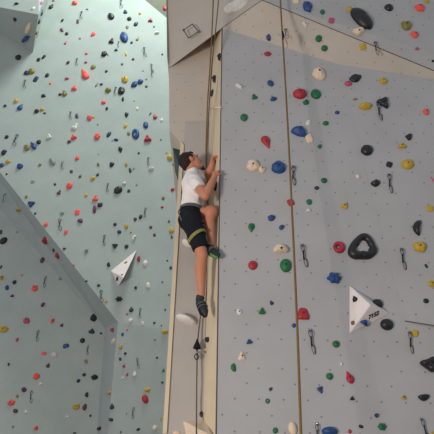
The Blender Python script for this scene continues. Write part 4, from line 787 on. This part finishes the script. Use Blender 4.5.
# quickdraw with a dark protective cuff low on the beige face
c=Vector(PATHS['corner_draw'][0]); t=empty('quickdraw',c,'quickdraw with black cone sleeve on the beige face under the climber','quickdraw')
bm=bmesh.new(); tube_bm(bm,[(0,0,.0),(0,0,-.03),(0,0,-.085),(0,0,-.09)],[.006,.016,.038,.030],10); link('sleeve',bm,M_SLING,t)
bm=bmesh.new(); tube_bm(bm,[(-.004,0,-.085),(.004,0,-.15)],.005,6); link('sling',bm,M_SLING,t)
bm=bmesh.new(); slab(bm,[(-.002,-.0,-.115),(.06,.0,-.115),(.06,.0,-.135),(-.002,.0,-.13)],(0,-1,0),.01); link('hanger',bm,M_STEEL,t,False)
link('carabiner',biner_bm(.05,.018,.005,-.14,0),M_BOLT,t)
# ------------------------------------------------------------ ropes
def rope(key,r,m,label):
    bm=bmesh.new(); pts=spline(PATHS[key],10); o_=Vector(pts[len(pts)//2])
    tube_bm(bm,[p-o_ for p in pts],r,8); return tag(link('climbing_rope',bm,m,loc=o_),label,'rope')
rope('rope_right',.0095,M_ROPE,'thick tan rope hanging in front of the grey tower face')
rope('rope_lead',.008,M_ROPE,"tan rope running down to the climber's harness")
rope('rope_tail',.0065,M_ROPE2,'thin grey rope passing behind the climber down to the quickdraw')
# clip on the right rope
c=Vector(PATHS['rope_right'][1]).lerp(Vector(PATHS['rope_right'][2]),.62)
t=empty('rope_anchor',c,'dark rope anchor with carabiner clipped near the overhang rim','anchor')
bm=bmesh.new(); tube_bm(bm,[(0,-.02,.06),(.004,-.02,0),(0,-.02,-.07)],[.008,.014,.008],8); link('sleeve',bm,M_SLING,t)
bm=bmesh.new(); tube_bm(bm,[(0,-.01,.06),(.03,.05,.05),(.07,.12,0)],.005,6); link('sling',bm,M_STEEL,t)
# steel bracket up on the prow
pts=[Vector(p) for p in PATHS['bracket']]; c=sum(pts,Vector())/4
t=empty('steel_bracket',c,'square steel bracket on the beige prow above the corner','bracket')
for i in range(4):
    a,b=pts[i]-c,pts[(i+1)%4]-c
    bm=bmesh.new(); tube_bm(bm,(a,b),.007,6); link('bar',bm,M_FRAME,t)
for p in pts[:3:2]:
    bm=bmesh.new(); bmesh.ops.create_uvsphere(bm,u_segments=8,v_segments=6,radius=.016,matrix=Matrix.Translation(p-c)); link('bolt',bm,M_FRAME,t)
# webbing across the strip
a,b=[Vector(p) for p in PATHS['strap1']]
bm=bmesh.new(); tube_bm(bm,[(0,0,0),(b-a)],.010,6); tag(link('webbing_strap',bm,M_CREAM,loc=a),'pale webbing strap across the corner strip above the climber','strap')
# ------------------------------------------------------------ handwritten digits on the white pyramid
base,ap=VOLUMES['right']; w0,w1,w2=[Vector(p) for p in base]; ap=Vector(ap)
# lower right face: w1,w2,apex
n=(w2-w1).cross(ap-w1).normalized()
if n.y>0: n=-n
ex=(w2-w1).normalized(); ey=n.cross(ex)
if ey.z<0: ey=-ey
cu=bpy.data.curves.new('inked_digits','FONT'); cu.body='7152'; cu.size=.055; cu.extrude=.0006; cu.offset=.0015; cu.shear=.35; cu.align_x='CENTER'
to=bpy.data.objects.new('tmp',cu); COL.objects.link(to); bpy.context.view_layer.update()
me=bpy.data.meshes.new_from_object(to.evaluated_get(bpy.context.evaluated_depsgraph_get())); bpy.data.objects.remove(to)
me.materials.clear(); me.materials.append(M_INK); o=bpy.data.objects.new('inked_digits',me); COL.objects.link(o)
pos=w1*.28+w2*.44+ap*.28
o.matrix_world=Matrix.Translation(pos+n*.0045)@Matrix((ex,ey,n)).transposed().to_4x4()
mw=o.matrix_world.copy(); o.parent=VR; o.matrix_parent_inverse=Matrix.Translation(VR.location).inverted(); o['label']='black handwritten digits'
# ------------------------------------------------------------ the climber
def cap(bm,a,b,ra,rb,seg=14,round_=(True,True)):
    """tapered limb section with round or flat ends"""
    a,b=Vector(a),Vector(b); L=(b-a).length; t=(b-a)/L; x=t.orthogonal().normalized(); y=t.cross(x)
    prof=[]
    if round_[0]:
        for k in range(0,5): th=math.pi/2*(1-k/5); prof.append((-ra*math.sin(th),ra*math.cos(th)))
    else: prof.append((0,0.0001))
    prof+= [(0,ra),(L*.33,ra+(rb-ra)*.33),(L*.66,ra+(rb-ra)*.66),(L,rb)]
    if round_[1]:
        for k in range(1,6): th=math.pi/2*k/5; prof.append((L+rb*math.sin(th),rb*math.cos(th)))
    else: prof.append((L,.0001))
    rings=[[bm.verts.new(a+t*s+max(r,.0005)*(math.cos(2*math.pi*k/seg)*x+math.sin(2*math.pi*k/seg)*y)) for k in range(seg)] for s,r in prof]
    for i in range(len(rings)-1):
        for k in range(seg): bm.faces.new((rings[i][k],rings[i][(k+1)%seg],rings[i+1][(k+1)%seg],rings[i+1][k]))
    bm.faces.new(rings[0][::-1]); bm.faces.new(rings[-1])
def ell(bm,c,rad,rot=None,sub=3):
    g=bmesh.ops.create_icosphere(bm,subdivisions=sub,radius=1)
    M=Matrix.Translation(Vector(c))@(rot.to_4x4() if rot else Matrix.Identity(4))@Matrix.Diagonal((*rad,1))
    bmesh.ops.transform(bm,matrix=M,verts=g['verts'])
def fuse(name,bm,voxel,m,parent,origin,smooth_it=4,noise_fn=None):
    bmesh.ops.translate(bm,vec=-Vector(origin),verts=bm.verts); bmesh.ops.recalc_face_normals(bm,faces=bm.faces)
    o=link(name,bm,m)
    r=o.modifiers.new('r','REMESH'); r.mode='VOXEL'; r.voxel_size=voxel
    s=o.modifiers.new('s','SMOOTH'); s.factor=.5; s.iterations=smooth_it
    bpy.context.view_layer.update(); dg=bpy.context.evaluated_depsgraph_get()
    me=bpy.data.meshes.new_from_object(o.evaluated_get(dg)); o.modifiers.clear(); old=o.data; o.data=me; bpy.data.meshes.remove(old)
    for p in me.polygons: p.use_smooth=True
    if noise_fn:
        for v in me.vertices: v.co=noise_fn(v.co)
    if parent:o.parent=parent
    return o
J={k:Vector(v) for k,v in JOINT.items()}
ORG=J['toe_r'].copy(); PERSON=empty('person',ORG,'climber in white t-shirt and black shorts stepping up the tower corner','person')
HC=J['head']
# head axes: f = face direction, u = crown direction, s = side
f=Vector((.86,.12,.50)).normalized(); u=(Vector((-.42,0,.9))-f*Vector((-.42,0,.9)).dot(f)).normalized(); s_=u.cross(f)
HR=Matrix((f,s_,u)).transposed()
def hp(a,b,c): return HC+f*a+s_*b+u*c
bm=bmesh.new()
ell(bm,hp(-.012,0,.022),(.098,.074,.092),HR); ell(bm,hp(.03,0,-.035),(.062,.056,.078),HR); ell(bm,hp(.066,0,-.088),(.024,.028,.02),HR)
cap(bm,hp(.082,0,.012),hp(.112,0,-.022),.009,.014,10); ell(bm,hp(.102,0,-.026),(.014,.019,.010),HR)
ell(bm,hp(.076,0,.030),(.016,.050,.011),HR); ell(bm,hp(.085,0,-.054),(.010,.022,.006),HR); ell(bm,hp(.083,0,-.066),(.010,.019,.006),HR)
ell(bm,hp(.058,.036,-.01),(.022,.02,.018),HR); ell(bm,hp(.058,-.036,-.01),(.022,.02,.018),HR)
for sg in (1,-1):
    ell(bm,hp(-.008,.076*sg,-.010),(.019,.010,.032),HR); ell(bm,hp(-.012,.082*sg,-.002),(.016,.008,.02),HR)
cap(bm,J['neck']-Vector((0,0,.05)),hp(-.02,0,-.05),.060,.055)
# torso
cap(bm,J['collar'],J['chest'],.075,.10); cap(bm,J['chest'],J['waist'],.10,.092); cap(bm,J['waist'],J['pelvis'],.095,.10)
cap(bm,J['collar'],J['shoulder_r'],.055,.055); cap(bm,J['collar'],J['shoulder_l'],.055,.055)
def arm(sh,el,wr):
    cap(bm,sh,el,.054,.043); m=el.lerp(wr,.3); cap(bm,el,m,.042,.047); cap(bm,m,wr,.047,.030)
arm(J['shoulder_r'],J['elbow_r'],J['wrist_r']); arm(J['shoulder_l'],J['elbow_l'],J['wrist_l'])
def leg(h,k,a,kr):
    cap(bm,h,k,.088,kr); ell(bm,k,(kr,kr,kr))
    m=k.lerp(a,.3); back=Vector((-.015,0,0)); cap(bm,k,m+back,.050,.056); cap(bm,m+back,a,.055,.034)
leg(J['hip_r'],J['knee_r'],J['ankle_r'],.053); leg(J['hip_l'],J['knee_l'],J['ankle_l'],.074)
def foot(a,he,b,t):
    cap(bm,a,he,.034,.030); cap(bm,he,b,.030,.030); cap(bm,b,t,.030,.018)
foot(J['ankle_r'],J['heel_r'],J['ball_r'],J['toe_r']); foot(J['ankle_l'],J['heel_l'],J['ball_l'],J['toe_l'])
# hands: palm, four curled fingers and a thumb, closing on the holds
def hand(wr,pc,curl,side,thumb):
    d=(pc-wr).normalized(); curl=(curl-curl.dot(d)*d).normalized(); side=(d.cross(curl)).normalized()*side
    cap(bm,wr,wr+d*.03,.026,.027)
    for j in (-.026,-.009,.009,.026): cap(bm,wr+d*.015+side*j*.6,wr+d*.075+side*j,.016,.0125,8)
    for j,(off,ln) in enumerate(((-.029,.86),(-.0095,1.0),(.0095,.95),(.028,.75))):
        a=wr+d*.078+side*off; b=a+(d*.8+curl*.55)*.036*ln; c=b+(d*.05+curl)*.026*ln; e=c+(curl*.75-d*.7)*.02*ln
        cap(bm,a,b,.0105,.0095,8); cap(bm,b,c,.0095,.009,8); cap(bm,c,e,.009,.0075,8)
    a=wr+d*.025-side*.024; b=a+(-side*.75+d*.55+curl*.3)*.036; c=b+(d*.55+curl*.8)*.032
    cap(bm,a,b,.014,.012,8); cap(bm,b,c,.0115,.009,8)
hand(J['wrist_r'],J['hand_r']+Vector((0,0,.02)),Vector((.35,.9,.1)),1,0)
hand(J['wrist_l'],J['hand_l']+Vector((0,0,.03)),Vector((.9,-.5,-.1)),-1,0)
body=fuse('body',bm,.0058,M_SKIN,PERSON,ORG,3)
# eyes and eyebrows
for sg in (1,-1):
    bm=bmesh.new(); ell(bm,hp(.077,.030*sg,.012)-ORG,(.009,.014,.007),HR,2); link('eye',bm,M_INK,PERSON)
    bm=bmesh.new(); ell(bm,hp(.088,.030*sg,.034)-ORG,(.006,.020,.004),HR,2); link('eyebrow',bm,M_HAIR,PERSON)
# hair
bm=bmesh.new(); ell(bm,hp(-.030,0,.035),(.096,.083,.093),HR); ell(bm,hp(-.062,0,-.012),(.055,.070,.062),HR); ell(bm,hp(.030,0,.088),(.045,.055,.022),HR)
ell(bm,hp(.008,.066,.030),(.022,.014,.03),HR); ell(bm,hp(.008,-.066,.030),(.022,.014,.03),HR)
fuse('hair',bm,.007,M_HAIR,PERSON,ORG,2,lambda v:v+v.normalized()*0+Vector((noise.noise(v*60),noise.noise(v*60+Vector((9,0,0))),noise.noise(v*60+Vector((0,9,0)))))*.006)
# t-shirt
def folds(k,am): return lambda v:v+Vector((noise.noise(v*k),noise.noise(v*k+Vector((7,0,0))),.4*noise.noise(v*k+Vector((0,7,0)))))*am
bm=bmesh.new()
cap(bm,J['collar']+Vector((-.005,0,.015)),J['chest'],.078,.112,18,(True,True)); cap(bm,J['chest'],J['belly'],.112,.110,18); cap(bm,J['belly'],J['waist']+Vector((0,0,.005)),.110,.114,20,(True,False))
cap(bm,J['collar'],J['shoulder_r'],.064,.068); cap(bm,J['collar'],J['shoulder_l'],.064,.068)
cap(bm,J['shoulder_r'],J['shoulder_r'].lerp(J['elbow_r'],.48),.068,.064,16,(True,False)); cap(bm,J['shoulder_l'],J['shoulder_l'].lerp(J['elbow_l'],.6),.066,.062,16,(True,False))
fuse('t_shirt',bm,.0075,M_SHIRT,PERSON,ORG,3,folds(14,.016))
# shorts
bm=bmesh.new()
cap(bm,J['waist'],J['pelvis'],.108,.118,18,(False,True)); ell(bm,J['pelvis']+Vector((-.02,0,-.03)),(.115,.13,.11))
cap(bm,J['hip_r'],J['hip_r'].lerp(J['knee_r'],.82),.102,.072,18,(True,False)); cap(bm,J['hip_l'],J['hip_l'].lerp(J['knee_l'],.50),.108,.090,18,(True,False))
fuse('shorts',bm,.0085,M_SHORT,PERSON,ORG,3,folds(12,.014))
# harness: waist belt, two leg loops, tie-in loop
def loop(name,c,ax,ra,rb,r,m):
    ax=Vector(ax).normalized(); x=ax.orthogonal().normalized(); y=ax.cross(x); bm=bmesh.new()
    for dz in (-.008,.008): tube_bm(bm,[c-ORG+ax*dz+ra*math.cos(t)*x+rb*math.sin(t)*y for t in [2*math.pi*k/28 for k in range(28)]],r,8,True)
    return link(name,bm,m,HARN)
HARN=bpy.data.objects.new('harness',None); COL.objects.link(HARN); HARN.parent=PERSON
loop('waist_belt',J['waist']+Vector((0,0,-.02)),(.08,0,1),.116,.116,.008,M_HARN)
loop('leg_loop',J['hip_r'].lerp(J['knee_r'],.50)+Vector((0,0,.01)),(J['knee_r']-J['hip_r']).normalized()+Vector((.42,0,0)),.092,.098,.008,M_STRAP)
loop('leg_loop',J['hip_l'].lerp(J['knee_l'],.30),J['knee_l']-J['hip_l'],.108,.108,.010,M_HARN)
bm=bmesh.new(); a=J['waist']-ORG; tube_bm(bm,[a+Vector((-.10,-.07,-.02)),a+Vector((-.125,-.10,-.10)),a+Vector((-.09,-.11,-.20)),a+Vector((-.06,-.11,-.17))],.008,8); link('gear_loop',bm,M_HARN,HARN)
bm=bmesh.new(); tube_bm(bm,[a+Vector((.11,-.06,.0)),a+Vector((.15,-.07,-.03)),a+Vector((.11,-.07,-.09))],.011,8); link('tie_in_loop',bm,M_HARN,HARN)
# climbing shoes
def shoe(an,he,ba,to,toe_m,label=None):
    bm=bmesh.new(); d=(to-he).normalized()
    cap(bm,an.lerp(he,.35),he,.042,.037,14,(False,True)); cap(bm,he,ba,.037,.040); cap(bm,ba,to,.040,.022)
    o=fuse('climbing_shoe',bm,.007,M_SHOE,PERSON,ORG,2)
    bm=bmesh.new(); q=(ba-he).normalized(); dn_=(Vector((0,0,-1))-q*Vector((0,0,-1)).dot(q)).normalized()
    cap(bm,he.lerp(ba,.25)+dn_*.014,ba+dn_*.012,.034,.038); cap(bm,ba+dn_*.012,to+dn_*.006,.038,.022)
    s=fuse('sole',bm,.007,toe_m,None,ORG,2); s.parent=o
    for k in (.45,.7):
        bm=bmesh.new(); c=he.lerp(ba,k)-ORG; x=q.orthogonal().normalized(); y=q.cross(x)
        tube_bm(bm,[c+.044*(math.cos(t)*x+math.sin(t)*y) for t in [2*math.pi*i/20 for i in range(20)]],.006,6,True); st=link('strap',bm,M_HARN,o)
shoe(J['ankle_r'],J['heel_r'],J['ball_r'],J['toe_r'],M_SLING)
shoe(J['ankle_l'],J['heel_l'],J['ball_l'],J['toe_l'],M_SHOEG)
